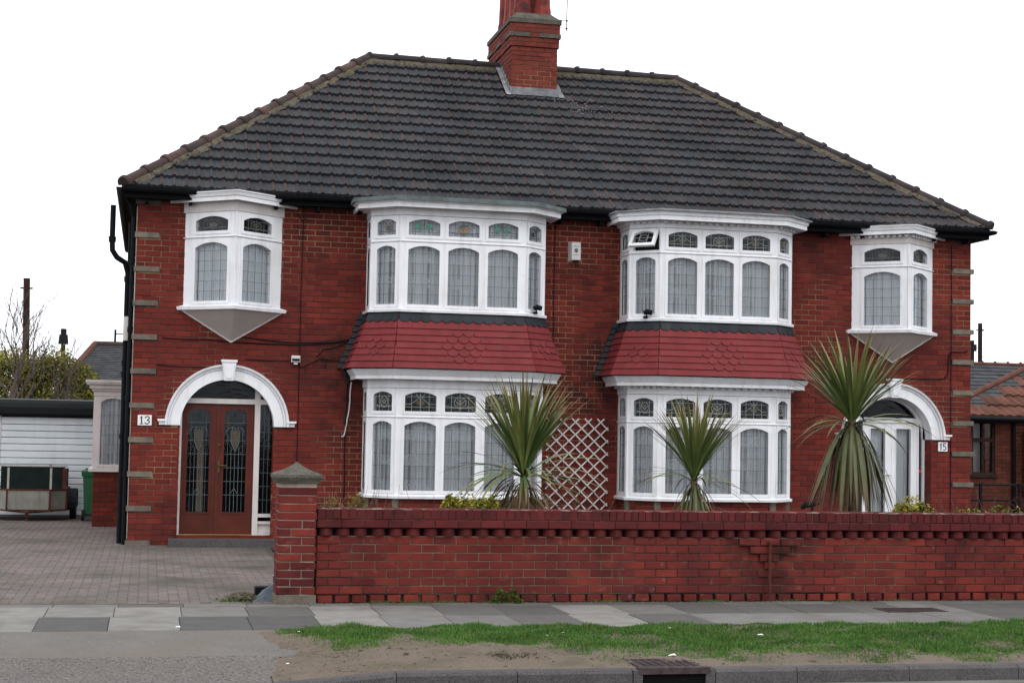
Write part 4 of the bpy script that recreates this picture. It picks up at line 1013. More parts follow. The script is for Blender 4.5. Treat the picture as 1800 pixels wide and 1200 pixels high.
cab('cable',[(9.97,2.80),(11.3,2.74),(12.05,2.715)],.006); cab('cable',[(2.30,4.9),(2.38,4.80),(2.48,4.86),(2.42,4.96)],.005)
cab('white_cable',[(3.173,2.42),(3.15,2.0),(3.085,1.62),(3.05,1.61)],.011,'trellis_white')
cab('black_sealant',[(3.12,2.4),(3.05,2.62),(3.13,2.9),(3.22,3.1),(3.30,3.35)],.02,'slate_paint')
# ------------------------------------------------------------------ GARDEN WALL AND GATE PIER
GY=-7.80
gw=thing('garden_wall',(6.5,GY,0),'low red brick garden wall with dog-tooth course and brick-on-edge coping along the pavement','wall')
FG=Fr((0,GY,0),(1,0,0))
X0,X1=1.915,12.2
b=MB(); b.box(FG,X0,X1,.08,.655,-.215,-.011); b.box(FG,X0,X1,-.05,.08,-.215,-.055); b.box(FG,X0,X1,.655,.66,-.215,-.004); b.box(FG,X0,X1,.745,.92,-.215,.035); b.build('mortar_core','wall_mortar',gw)
b=MB(); b.box(FG,X0,X1,.661,.744,-.215,-.085); b.build('soot_shade_recess','soot_shade_mortar',gw)  # dark core paints in the shade between the dog-teeth, besides soot
CB=(6.34,7.035)
# courses: 0 headers with gaps, 1-6 stretchers, 7 plain, 8 dog-tooth, 9 projecting stretchers, 10 brick on edge
st=MB(); n=0
x=X0+.02
while x<X1:
    ww=.142+U(-.008,.006); b=MB(); b.box(FG,x,x+ww,.0,.072,-.05,.012+U(-.006,.008),R_(),.007,.004)
    b.build('plinth_brick','wall_brick',gw) if x<9.75 else st.box(FG,x,x+ww,.0,.072,-.05,.012,R_(),.01)
    x+=ww+.030+U(-.006,.010)
def gskip(z0,z1):
    z=(z0+z1)/2; r=int((z-.0825)/.0825)
    wd={6:.69,5:.455,4:.225,3:.11,2:.33,1:.0,0:.0}.get(r,0)
    if wd:
        c={2:6.72,3:6.69}.get(r,6.69); return [(c-wd/2,c+wd/2)]
    return []
lay(FG,X0,X1,.0825,.66,'wall_brick',gw,skip=gskip,indiv=lambda c:c[0] if c[0]<9.75 else 1e7,limit=262,out=0.0)
# corbelled stepped motif round the iron post
for r,wd,c_,pro in ((6,.69,6.69,.05),(5,.455,6.69,.045),(4,.225,6.69,.04),(3,.11,6.69,.035),(2,.33,6.72,.02)):
    k=max(1,round(wd/.235)); z=.0825+r*.0825
    for i in range(k):
        b=MB(); b.box(FG,c_-wd/2+wd*i/k+.004,c_-wd/2+wd*(i+1)/k-.004,z+.005,z+.0775,-.05,pro,R_(),.005,.002); b.build('corbel_brick','wall_brick',gw)
# dog-tooth course
x=X0+.09; zdt=.0825*8
while x<X1-.1:
    b=MB(); a=.075; sgm=5
    jj=U(-.005,.004); pts=[(x-.074,-.09),(x-.068,-.03),(x-.052,.006),(x-.022,.034+jj),(x+.022,.034+jj),(x+.052,.006),(x+.068,-.03),(x+.074,-.09)]
    P=[(px,GY-py,z) for z in (zdt+.006,zdt+.076) for px,py in pts]
    m=len(pts); b.add(P,[tuple(range(m-1,-1,-1)),tuple(range(m,2*m))]+[(i,(i+1)%m,m+(i+1)%m,m+i) for i in range(m)],R_())
    if x<9.75: b.build('dogtooth_brick','coping_brick',gw)  # darker coping material paints in the shade below the oversailing course
    else: st.v;st.add(b.v,b.f,.5)
    x+=.1765+U(-.004,.004)
x=X0
while x<X1:
    b=MB(); t=R_(); L=.236
    (b if x<9.75 else st).box(FG,x+.003,x+L-.003,.745,.822,-.1,.052+U(-.003,.004),t,.005,.002)
    if x<9.75: b.build('oversailing_brick','coping_brick',gw)
    x+=L
x=X0
while x<X1:
    ww=random.choice([.072,.078,.080,.11,.076]); b=MB(); (b if x<9.75 else st).box(FG,x+.003,x+ww-.003,.828,.932,-.235,.050+U(-.004,.005),R_(),.006,.002)
    if x<9.75: b.build('coping_brick','coping_brick',gw)
    x+=ww
st.build('brickwork','wall_brick',gw,kind='stuff')
b=MB(); b.box(FG,X0,X1,.925,.931,-.232,.046); b.build('coping_mortar','pale_mortar',gw)
# brick pier
gp=thing('gate_pier',(1.72,-7.8,0),'square red brick gate pier with pointed grey stone cap at the wall end','gate pier')
px0,px1,py0,py1=1.523,1.898,-7.86,-7.485
b=MB(); b.box(ID,px0+.01,px1-.01,py0+.01,py1-.01,-.05,1.15); b.box(ID,px0+.002,px1-.002,py0+.002,py1-.002,1.135,1.178); b.build('core','pale_mortar',gp)
for i,(F,L) in enumerate(((Fr((px0,py0,0),(1,0,0)),px1-px0),(Fr((px0,py1,0),(0,-1,0)),py1-py0),(Fr((px1,py0,0),(0,1,0)),py1-py0),(Fr((px1,py1,0),(-1,0,0)),px1-px0))):
    z=.0
    for r in range(14):
        H=.0815; z=r*H
        cut=.24 if (r+i)%2 else .13
        if r==0: continue
        if r>9 and i==0: cuts_=[(0,L)]
        else: cuts_=[(0,cut),(cut,L)]
        for a,c in cuts_:
            b=MB(); b.box(F,a+.005,c-.005,z+.006,z+H-.006,-.05,.002+U(-.003,.004),R_(),.005,.003); b.build('brick','wall_brick' if r not in (2,3) else 'coping_brick',gp)
b=MB(); b.box(ID,px0-.02,px1+.015,py0-.02,py1+.02,-.02,.078); b.build('footing','stone',gp)
b=MB(); cxp,cyp=(px0+px1)/2,(py0+py1)/2; lv=[(.215,1.18),(.222,1.195),(.238,1.225),(.243,1.235),(.240,1.262),(.215,1.275),(.15,1.295),(.09,1.325),(.045,1.352),(.028,1.366),(.02,1.378),(.004,1.384)]
vs=[]
for h,z in lv: vs+=[(cxp-h,cyp-h,z),(cxp+h,cyp-h,z),(cxp+h,cyp+h,z),(cxp-h,cyp+h,z)]
b.add(vs,[(i*4+j,i*4+(j+1)%4,i*4+4+(j+1)%4,i*4+4+j) for i in range(len(lv)-1) for j in range(4)]+[(3,2,1,0)]); b.build('cap','cap_stone',gp)
# iron post on wall
b=MB(); b.tube([(6.675,GY-.075,-.02),(6.675,GY-.075,.635)],.017,8); b.box(ID,6.655,6.70,GY-.10,GY-.04,.60,.628); 
o=b.build('iron_post','rusty_red'); tag(o,'thin rusty red iron post standing against the garden wall below its stepped brick corbel','post')
# ------------------------------------------------------------------ small things on the house front
g=thing('alarm_box',(6.58,-.05,4.5),'white burglar alarm box between the two upper bay windows','alarm box')
b=MB(); F=Fr((6.475,-.10,4.355),(1,0,0))
b.add([F.p(.0,0,-.1),F.p(.20,0,-.1),F.p(.20,.32,-.1),F.p(0,.32,-.1),F.p(.035,.03,0),F.p(.175,.03,0),F.p(.175,.30,0),F.p(.035,.30,0)],[(4,5,6,7),(0,1,5,4),(1,2,6,5),(2,3,7,6),(3,0,4,7)])
b.build('casing','plastic_white',g)
b=MB(); b.tube([F.p(.105,.175,0),F.p(.105,.175,.004)],.030,16); b.build('round_logo','logo_blue',g)
b=MB(); b.box(F,.062,.148,.235,.245,0,.003); b.box(F,.062,.148,.105,.113,0,.003); b.build('print','print_grey',g,kind='stuff')
b=MB(); b.tube([F.p(.082,.163,.005),F.p(.09,.172,.005),F.p(.105,.182,.005),F.p(.12,.172,.005),F.p(.128,.163,.005)],.004,5); b.build('logo_mark','plastic_white',g)
b=MB(); b.box(F,.07,.15,.0,.028,-.06,.0); b.build('strobe','black_plastic',g)
def floodlight(x,y,z,lab,mat='plastic_white'):
    g=thing('security_light',(x,y,z),lab,'security light'); b=MB(); F=Fr((x,y,z),(1,0,0))
    b.box(F,-.065,.065,0,.10,-.08,.0,.5,.012); b.box(F,-.03,.03,-.03,0,-.06,-.02); b.build('casing',mat,g)
    b=MB(); b.box(F,-.055,.055,.02,.055,.0,.006); b.build('lens','black_plastic',g)
floodlight(2.34,-.085,2.69,'small white security light box on the brick right of the left arch')
def camera_(x,y,z,lab,a=0):
    g=thing('security_camera',(x,y,z),lab,'security camera'); b=MB()
    b.tube([(x,y,z),(x,y,z+.05)],.012,8); b.tube([(x-.05*math.cos(a),y-.02,z+.055),(x,y-.03,z+.075),(x+.07,y-.06,z+.06)],[.03,.042,.035],10); b.build('body','black_plastic',g)
    b=MB(); b.box(ID,x-.035,x+.02,y-.01,y+.05,z-.02,z+.012); b.build('bracket','black_plastic',g)
camera_(5.80,-.78,3.50,'small black camera on the sill at the right end of the left upper bay'); camera_(7.50,-.80,3.495,'small black camera on the sill at the left end of the right upper bay')
def number(txt,x0,x1,z0,z1,lab,tm):
    g=thing('house_number_sign',((x0+x1)/2,-.01,(z0+z1)/2),lab,'house number'); b=MB(); b.box(ID,x0,x1,-.022,-.002,z0,z1); b.build('plate','litter_white',g)
    b=MB(); F=Fr((x0,-.022,z0),(1,0,0)); Wd,Hd=x1-x0,z1-z0
    h=Hd*.70; t=.013; y0=Hd*.15
    def glyph(pts,r=t/2):
        for a,c in zip(pts[:-1],pts[1:]):
            A=Vector((a[0],a[1],0));Bv=Vector((c[0],c[1],0)); d=(Bv-A).normalized(); nn=Vector((-d.y,d.x,0))*r; A-=d*r*.6;Bv+=d*r*.6
            b.poly(F,[tuple((A-nn)[:2]),tuple((Bv-nn)[:2]),tuple((Bv+nn)[:2]),tuple((A+nn)[:2])],.0,.003+U(0,.0004))
    cx=Wd*.28; glyph([(cx,y0),(cx,y0+h)],t*.6); glyph([(cx,y0+h-.004),(cx-Wd*.10,y0+h*.80)],t*.35)
    if txt=='13': glyph([(cx-.024,y0),(cx+.024,y0)],t*.3)
    cx=Wd*.68; rr=Wd*.15
    if txt[1]=='3':
        glyph([(cx-rr,y0+h*.82),(cx-rr*.5,y0+h),(cx+rr*.5,y0+h),(cx+rr,y0+h*.84),(cx+rr*.7,y0+h*.62),(cx-.0,y0+h*.53),(cx+rr*.8,y0+h*.44),(cx+rr*1.1,y0+h*.24),(cx+rr*.5,y0+h*.02),(cx-rr*.5,y0),(cx-rr*1.1,y0+h*.16)])
    else:
        glyph([(cx+rr,y0+h),(cx-rr*.7,y0+h),(cx-rr*.9,y0+h*.55),(cx+rr*.2,y0+h*.62),(cx+rr,y0+h*.42),(cx+rr*.9,y0+h*.14),(cx+.0,y0),(cx-rr,y0+h*.12)])
    b.build('digits',tm,g,kind='stuff')
number('13',.095,.292,1.722,1.872,'white plate with the black number 13 left of the left arch','number_black')
number('15',12.705,12.865,1.55,1.70,'white plate with the dark blue number 15 below the right end of the right arch','logo_blue')
# trellis
g=thing('trellis',(6.66,-.05,.3),'white diamond lattice trellis on the wall between the two lower bays','trellis')
def clipseg(x,z,dx,dz,bx):
    ts=[]
    t0,t1=-9,9
    for p,d,lo,hi in ((x,dx,bx[0],bx[1]),(z,dz,bx[2],bx[3])):
        a,c=(lo-p)/d,(hi-p)/d
        if a>c:a,c=c,a
        t0=max(t0,a);t1=min(t1,c)
    return t0,t1
bx=(6.17,7.15,.30,1.955)
for lay_,(dx,dz) in enumerate(((.72,.694),(.72,-.694))):
    for k in range(-14,16):
        x=6.17+.2*k; z=.30 if dz>0 else 1.955
        t0,t1=clipseg(x,z,dx,dz,bx)
        if t1-t0<.15: continue
        A=(x+dx*t0,-.035-.014*lay_,z+dz*t0); F=Fr(A,(dx,0,dz),(0,-1,0),(-dz,0,dx)); F=Fr(A,(dx,0,dz),(0,-1,0),tuple(Vector((0,-1,0)).cross(Vector((dx,0,dz)))))
        b=MB(); b.box(F,0,t1-t0,-.0095,.0095,0,.012); b.build('slat','trellis_white',g)
# ------------------------------------------------------------------ cordylines
def leafmesh(L,wd,bend,conc,name,mat,fold=.25,tw=0):
    b=MB(); n=9; vs=[];al=[]; x=z=0; a=0
    for i in range(n+1):
        t=i/n; w=wd*(.42+.58*math.sin(math.pi*min(1,t*1.4+.08)) if t<.35 else 1.0)*(1 if t<.45 else max(.02,1-((t-.45)/.55)**1.7))
        if t<.35: w=wd*(.5+.5*t/.35)
        ang=bend*(1-math.exp(-conc*t))/(1-math.exp(-conc)) if conc else bend*t
        if i: x+=math.sin(ang)*L/n; z+=math.cos(ang)*L/n
        nx,nz=math.cos(ang),-math.sin(ang); tt=tw*t
        sy,sx=math.cos(tt)*w/2,math.sin(tt)*w/2
        vs+=[(x-nx*fold*w/2*0+nx*sx,-sy,z+nz*sx),(x-nx*fold*w*.5,0,z-nz*fold*w*.5),(x-nx*sx,sy,z-nz*sx)]; al+=[t]*3
    fs=[(3*i+k,3*i+k+1,3*i+k+4,3*i+k+3) for i in range(n) for k in (0,1)]
    b.add(vs,fs,R_()); b.a=al; return b.mesh(name,mat,True)
def put(ms,base,tilt,az,sc,parent,name='leaf',spin=None):
    mw=Matrix.Translation(base)@Matrix.Rotation(az,4,'Z')@Matrix.Rotation(tilt,4,'Y')@Matrix.Diagonal((sc,sc,sc,1))
    return inst(name,random.choice(ms),mw,parent)
UPS=[leafmesh(1,.036*U(.8,1.2),math.radians(U(5,38)),0,'leaf','palm_leaf',tw=U(-.4,.4)) for _ in range(12)]
ARC=[leafmesh(1,.036*U(.85,1.15),math.radians(U(35,75)),0,'leaf','palm_leaf',tw=U(-.6,.6)) for _ in range(8)]
HNG=[leafmesh(1,.040*U(.85,1.15),math.radians(U(100,122)),8.0,'leaf','palm_olive',tw=U(-.5,.5)) for _ in range(10)]
DED=[leafmesh(1,.026*U(.8,1.2),math.radians(U(60,120)),2.0,'dead_leaf','palm_dead',tw=U(-2,2)) for _ in range(8)]
def cordyline(base,hz,up,nup,half,arcs,hang,dead,lab,trunk=.055,hl=(.7,1.0),armin=50):
    g=thing('cordyline_palm',base,lab,'palm tree','palms in the front garden')
    x,y,_=base; b=MB(); b.tube([(x,y,-.02),(x+.015,y,hz*.5),(x,y,hz+.05)],[trunk*1.25,trunk,trunk*.75],10); b.build('trunk','trunk_fibre',g)
    c=(x,y,hz)
    for i in range(nup):
        q=(i+.5)/nup; tl=math.radians(half)*math.sqrt(q)*U(.85,1.1); az=i*2.399+U(-.2,.2)
        put(UPS,(x+.02*math.cos(az),y+.02*math.sin(az),hz+.06*(1-q)),tl,az,up*U(.88,1.06)*(1-.12*q),g)
    for i in range(arcs):
        az=i*2.399+U(-.4,.4); put(ARC,(x,y,hz-.04),math.radians(U(armin,78)),az,up*U(.7,.95),g)
    for i in range(hang):
        az=i*2.399+U(-.2,.2); put(HNG,(x+.03*math.cos(az),y+.03*math.sin(az),hz-.02-.12*R_()),math.radians(U(48,72)),az,U(*hl),g)
    for i in range(dead):
        az=R_()*6.28; put(DED,(x+.03*math.cos(az),y+.03*math.sin(az),hz-.05-.35*R_()),math.radians(U(50,100)),az,U(.45,.85),g,'dead_leaf')
    return g
cordyline((4.43,-6,0),1.25,1.22,112,34,36,6,150,'palm with brown dead leaves round its stem in front of the left lower bay',.05)
cordyline((6.475,-6,0),1.22,.98,105,34,16,36,20,'smallest palm, in front of the right lower bay, right of the white trellis',.05,(.7,.95))
cordyline((8.45,-6,0),1.92,1.14,108,43,26,82,0,'tallest palm with a long skirt of drooping leaves before the right doorway',.065,(.95,1.3))
# ------------------------------------------------------------------ shrubs
def leafblob(name,mat,boxes,n,size,lab,cat,tintf=None,twigs=0,twm='bark',stuffname='foliage',group=None,flat=.5):
    cx=sum(q[0] for q in boxes)/len(boxes); cy=sum(q[1] for q in boxes)/len(boxes)
    g=thing(name,(cx,cy,0),lab,cat,group); b=MB()
    cl=[]
    for (x,y,z,rx,ry_,rz_) in boxes:
        for i in range(max(3,int(n/len(boxes)/22))):
            a=U(0,6.28); e=math.asin(U(-.6,1)); r=U(.55,1.08)
            cl.append((x+rx*r*math.cos(e)*math.cos(a),y+ry_*r*math.cos(e)*math.sin(a),z+rz_*r*math.sin(e),min(rx,rz_)*U(.16,.34),R_()))
    for i in range(n):
        q=random.choice(cl); d=Vector((random.gauss(0,1),random.gauss(0,1),random.gauss(0,1))).normalized()*q[3]*U(.3,1.2)
        p=Vector(q[:3])+d
        if p.z<.0: continue
        u=Vector((random.gauss(0,1),random.gauss(0,1),random.gauss(0,.6)+.3)).normalized(); v=u.orthogonal().normalized(); v=Matrix.Rotation(R_()*6.28,3,u)@v
        s=size*U(.6,1.3); t=min(1,max(0,q[4]*.7+U(-.25,.35)+ (.25 if d.z>0 else -.1)))
        if tintf: t=tintf(p,t)
        P=[p-u*s,p+v*s*flat,p+u*s,p-v*s*flat]; b.add([tuple(w) for w in P],[(0,1,2,3)],t)
    b.build(stuffname,mat,g,kind='stuff')
    if twigs:
        b=MB()
        for i in range(twigs):
            bx=random.choice(boxes); x,y=bx[0]+U(-.3,.3)*bx[3],bx[1]+U(-.3,.3)*bx[4]
            p=Vector((x,y,0)); d=Vector((U(-.6,.6),U(-.6,.6),1)).normalized(); pts=[p]
            L=(bx[2]+bx[5])/6*U(.9,1.3)
            for k in range(6): pts.append(pts[-1]+d*L); d=(d+Vector((U(-.35,.35),U(-.35,.35),.1))).normalized()
            b.tube(pts,.006,4,r2=.002)
        b.build('stems',twm,g)
    return g
leafblob('euonymus_shrub','bush_leaf',[(3.62,-6.75,.76,.24,.2,.30),(3.88,-6.7,.72,.16,.18,.28),(3.43,-6.8,.76,.11,.12,.28)],5200,.022,'small yellow and green variegated shrub peeping over the garden wall left of the first palm','shrub',twigs=20)
leafblob('euonymus_shrub','bush_leaf',[(8.86,-6.8,.76,.20,.2,.30),(9.08,-6.8,.68,.18,.2,.26),(8.68,-6.8,.72,.12,.12,.26)],5200,.022,'yellow-green shrub over the garden wall right of the tallest palm','shrub',tintf=lambda p,t:min(1,t+.2),twigs=20)
leafblob('heather_shrub','dry_leaf',[(2.15,-6.85,.74,.18,.15,.24),(2.42,-6.85,.78,.13,.12,.28)],4200,.016,'dry golden-brown shrub over the garden wall beside the gate pier','shrub',twigs=60,twm='twig',flat=.25)
leafblob('low_plant','bush_leaf',[(9.5,-6.9,.70,.3,.15,.25),(9.95,-6.9,.70,.25,.15,.28)],2600,.018,'low grey-green plants along the garden wall at the right edge','plant',tintf=lambda p,t:t*.5,twigs=30,twm='twig')
leafblob('weed','bush_leaf',[(3.80,-7.93,.06,.12,.05,.10),(3.92,-7.92,.03,.07,.05,.06)],520,.017,'small green weed growing at the foot of the garden wall','weed',tintf=lambda p,t:t*.15,flat=.6)
g=thing('bare_shrub',(13.9,-1.2,0),'bare red-twigged shrub beside the right corner of the house','shrub'); b=MB()
for i in range(170):
    x,y=U(13.45,14.5),U(-1.6,-.8); p=Vector((x,y,0)); d=Vector((U(-.4,.4),U(-.3,.3),1)).normalized(); pts=[p]
    for k in range(6): pts.append(pts[-1]+d*U(.10,.2)); d=(d+Vector((U(-.6,.6),U(-.4,.4),.1))).normalized()
    b.tube(pts,.006,4,r2=.003)
b.build('twigs','red_twig',g,kind='stuff')
g=thing('dead_bramble',(5.2,-5.9,0),'tangle of dead brown stems behind the garden wall right of the first palm','plant'); b=MB()
for i in range(120):
    x=U(4.5,6.2); p=Vector((x,U(-6.2,-5.6),.2)); d=Vector((U(-.8,.8),U(-.3,.3),U(.4,1))).normalized(); pts=[p]
    for k in range(7): pts.append(pts[-1]+d*U(.07,.14)*(1.3 if x<5.3 else .85)); d=(d+Vector((U(-.5,.5),U(-.3,.3),-.14))).normalized()
    b.tube(pts,.0045,4,r2=.002)
b.build('stems','palm_dead',g,kind='stuff')
b=MB(); b.tube([(8.66,-4,.80),(8.72,-4,.845),(8.80,-4.02,.855),(8.90,-4.03,.87)],[.02,.045,.04,.02],8); b.tube([(8.82,-4,.4),(8.82,-4,.84)],.012,6)  # curved stand-in for a black object of unknown kind
tag(b.build('black_curved_shape','black_plastic'),'black saddle showing over the garden wall left of the tallest palm','shape')
# rubble at the gate pier
g=thing('slate_offcut',(1.5,-7.4,0),'broken grey slate sheet leaning against the gate pier','slate'); b=MB()
b.hexa([(1.30,-7.72,.0),(1.52,-7.70,.0),(1.52,-7.66,.0),(1.30,-7.68,.0),(1.42,-7.45,.09),(1.522,-7.45,.15),(1.522,-7.435,.15),(1.42,-7.435,.09)]); b.build('sheet','slate_grey',g)
b=MB(); b.box(ID,1.36,1.53,-7.26,-7.1,.0,.10); tag(b.build('black_tray','black_plastic'),'small black plastic tray behind the broken slate by the gate pier','tray')
g=thing('rubble_heap',(1.2,-7.55,0),'low heap of rubble and dead weeds in front of the broken slate','rubble'); b=MB(); b2=MB()
for i in range(260):
    a=U(0,6.28); r=abs(random.gauss(0,.5)); x,y=1.22+.22*r*math.cos(a)*1.3,-7.58+.12*r*math.sin(a); z=.07*math.exp(-r*r*2); s=U(.006,.026)
    F=Fr((x,y,z),(math.cos(a),math.sin(a),U(-.5,.5))); b.box(F,-s,s,-s*.4,s*.4,-s*.6,s*.6,R_())
b.build('stones','debris',g,kind='stuff')
for i in range(160):
    x,y=1.2+random.gauss(0,.12),-7.6+random.gauss(0,.06); a=U(0,6.28); h=U(.02,.07); b2.add([(x,y,0),(x+.006,y,0),(x+math.cos(a)*h,y+math.sin(a)*h,h)],[(0,1,2)],R_())
b2.build('weeds','grass_blade',g,kind='stuff')
# moss and crumbs along the wall foot
b=MB()
for i in range(900):
    x=U(1.5,11); y=-7.87-abs(random.gauss(0,.03)); s=U(.003,.010); b.box(ID,x,x+s*1.6,y-s,y,-.005,s*.7,R_())
b.build('crumbs','debris',kind='stuff',label='crumbs of mortar and soil along the foot of the garden wall')
b=MB()
for i in range(900):
    cx=random.choice([2.55,3.2,3.75,4.9,6.0,7.5,8.1,9.3,2.9,6.9]); x=cx+random.gauss(0,.09); y=-7.875-abs(random.gauss(0,.02)); a=U(0,6.28); h=U(.008,.035)
    b.add([(x,y,-.003),(x+.006,y,-.003),(x+math.cos(a)*h*.7,y+math.sin(a)*h*.5,h)],[(0,1,2)],R_()*.6)
b.build('wall_foot_grass','grass_blade',kind='stuff',label='tiny tufts of grass along the foot of the garden wall')
# litter on verge and pavement
def at(u,v,z=0):
    xi=(u-900)*math.cos(ro)+(v-600)*math.sin(ro); yi=-(u-900)*math.sin(ro)+(v-600)*math.cos(ro)
    return None
LIT=[((1.05,-11.2),.05,'crumpled white paper scrap on the bare earth near the crossing'),((1.52,-10.35),.02,'tiny white scrap at the left end of the grass'),((5.36,-10.95),.045,'white scrap standing in the grass right of the gully'),((4.25,-11.93),.06,'white paper strip lying on the earth above the gully'),((3.75,-10.5),.022,'white flake in the grass behind the gully'),((3.55,-10.75),.03,'small white scrap in the grass left of the gully'),((4.72,-10.45),.025,'white flake in the middle of the grass strip'),((.55,-9.72),.04,'white scrap on the pavement slabs by the crossing'),((1.32,-11.65),.025,'pale scrap on the earth beside the dropped kerb'),((1.75,-10.45),.02,'white speck in the grass near its left end')]
for (x,y),s,lab in LIT:
    b=MB(); s*=.62; z=(hump(x,y) if y<-9.93 else 0)+.004+(.02 if 'grass' in lab else 0); F=Fr((x,y,z),(1,U(-.4,.4),0),None,(U(-.3,.3),1,U(.1,.4)))
    b.v; b.add([F.p(-s,0,0),F.p(0,-s*.3,s*.2),F.p(s,0,0),F.p(s*.6,s*.4,s*.35),F.p(-s*.5,s*.5,s*.1)],[(0,1,3,4),(1,2,3)])
    tag(b.build('paper_scrap','litter_white'),lab,'litter',group='litter on the verge')
g=thing('leaf_clump',(3.0,-11.9,0),'small dead brown clump on the bare earth near the kerb','dead plant'); b=MB()
for i in range(260):
    x,y=2.98+random.gauss(0,.10),-11.93+random.gauss(0,.035); a=U(0,6.28); h=U(.015,.05); z=hump(x,y); b.add([(x,y,z),(x+.008,y,z),(x+math.cos(a)*h,y+math.sin(a)*h,z+h*.7)],[(0,1,2)],R_()*.5)
b.build('stalks','debris',g,kind='stuff')
b=MB()
for i in range(700):
    x=U(1.2,10); y=U(-12.3,-10.9)
    if y>edge(x)+.1: continue
    s=U(.003,.012)*(2 if R_()>.95 else 1); z=hump(x,y); F=Fr((x,y,z),(math.cos(i),math.sin(i),0)); b.box(F,-s,s,-s*.3,s*.6,-s*.7,s*.7,R_())
b.build('pebbles','debris',kind='stuff',label='pebbles scattered on the bare earth by the kerb')
# ------------------------------------------------------------------ TV aerial on the chimney
g=thing('tv_aerial',(7.16,3,8.8),'thin metal aerial mast bracketed to the right side of the chimney','aerial')
b=MB(); b.tube([(7.165,3.02,8.74),(7.175,3.02,9.9)],.008,6); b.build('mast','rubber',g)
b=MB(); b.tube([(7.03,3.05,8.80),(7.17,3.02,8.785)],.006,5); b.tube([(7.03,3.05,8.935),(7.17,3.02,8.92)],.006,5); b.tube([(7.155,3.02,8.785),(7.185,3.02,8.785)],.014,6); b.tube([(7.155,3.02,8.92),(7.185,3.02,8.92)],.014,6); b.build('bracket','rubber',g)
# ------------------------------------------------------------------ side bay of number thirteen (part of the house)
sb=part('side_bay','pale bay window projecting from the left side wall'); y0=4.3
FSB=Fr((0,y0,0),(1,0,0)); b=MB()
light(FSB,-.66,-.02,.975,2.20,-.545,-.15,1.05,2.17,.07,b,sb,'lead_came',None,ncol=4,nrow=6,curtain='n',sash=True)
FS2=Fr((-.66,y0+1.5,0),(0,-1,0)); light(FS2,0,1.492,.975,2.20,.2,1.3,1.05,2.17,.07,b,sb,'lead_came',None,ncol=6,nrow=6,curtain='n')
b.build('frame','cream_paint',sb)
b=MB()
for (d,z0,z1) in ((0.0,2.205,2.29),(.035,2.292,2.33),(.07,2.332,2.40),(.12,2.402,2.43),(.135,2.432,2.475)): b.box(ID,-.67-d,-.0,y0-.01-d,y0+1.5+d,z0,z1)
b.build('cornice','cream_paint',sb)
b=MB(); b.box(ID,-.72,0,y0-.05,y0+1.55,.925,.973); b.build('sill','cream_paint',sb)
b=MB(); b.box(ID,-.632,0,y0+.012,y0+1.5,-.05,.924); b.build('base_core','mortar',sb)
lay(Fr((-.64,y0,0),(1,0,0)),0,.64,-.0005,.92,'side_brick',sb,indiv=lambda c:0,limit=300); lay(Fr((-.64,y0+1.5,0),(0,-1,0)),0,1.5,-.0005,.92,'side_brick',sb,stuffname='side_brickwork')
b=MB(); b.box(ID,-.5,-.02,y0+.5,y0+1.2,.93,2.2); b.build('room_back','dark_room',sb)
# ------------------------------------------------------------------ garage, trailer, bin
g=thing('garage',(-2.2,9,0),'flat-roofed garage with a white horizontal-board door and black felt edge','garage')
FGA=Fr((-4.9,7.7,0),(1,0,0)); b=MB(); b.box(FGA,0,.2,-.05,1.86,-5,.02); b.box(FGA,4.3,4.9,-.05,1.86,-5,.02); b.box(FGA,.2,4.3,-.05,1.86,-5,-4.8); b.build('wall','plastic_white',g)
b=MB(); b.box(FGA,.2,2.45,-.05,1.86,-.12,.0); b.build('left_panel','plastic_white',g)
hts=[0,.10,.22,.33,.46,.585,.70,.83,.95,1.07,1.20,1.33,1.45,1.575,1.70,1.84]
for a,c in zip(hts[:-1],hts[1:]):
    b=MB(); b.box(FGA,2.452,4.298,a+.004,c-.006,-.06,-.012,R_(),.008); b.build('plank','garage_plank',g)
b=MB(); b.box(FGA,2.45,4.3,-.02,1.855,-.10,-.055); b.build('door_back','black_wood',g)
b=MB(); b.box(FGA,3.35,3.39,.93,.95,-.012,.01); b.tube([FGA.p(3.37,.94,.0),FGA.p(3.37,.94,.03)],.012,8); b.build('door_handle','rubber',g)
b=MB(); pr=[(-.05,1.855),(.10,1.86),(.13,1.90),(.135,2.02),(.11,2.10),(.05,2.16),(-.1,2.185),(-5,2.19),(-5,1.855)]
P=[FGA.p(u,z,n_) for u in (-.2,5.1) for n_,z in pr]; m=len(pr); b.add(P,[tuple(range(m)),tuple(range(2*m-1,m-1,-1))]+[(i,m+i,m+(i+1)%m,(i+1)%m) for i in range(m)]); b.build('roof','felt',g,smooth=False)
t=thing('box_trailer',(-1.78,6.2,0),'small box trailer with pale boards and a rusty red frame parked before the garage','trailer')
ty=5.8
pl=[(-2.42,ty+1.5),(-2.42,ty+.32),(-2.145,ty),(-1.415,ty),(-1.145,ty+.32),(-1.145,ty+1.5)]
z0,z1=.20,.535
for i,(A,B) in enumerate(zip(pl[:-1],pl[1:])):
    L=math.hypot(B[0]-A[0],B[1]-A[1]); F=Fr((A[0],A[1],0),(B[0]-A[0],B[1]-A[1],0)); b=MB(); b.box(F,.02,L-.02,z0,z1,-.02,-.004); b.build('side_board','trailer_board',t)
b=MB()
for i,(A,B) in enumerate(zip(pl[:-1],pl[1:])):
    L=math.hypot(B[0]-A[0],B[1]-A[1]); F=Fr((A[0],A[1],0),(B[0]-A[0],B[1]-A[1],0)); b.box(F,-.01,L+.01,z1,z1+.025,-.035,.008); b.box(F,-.01,L+.01,z0-.03,z0,-.04,.008)
for x,y in pl[1:-1]: b.tube([(x,y,z0-.02),(x,y,z1+.01)],.022,4)
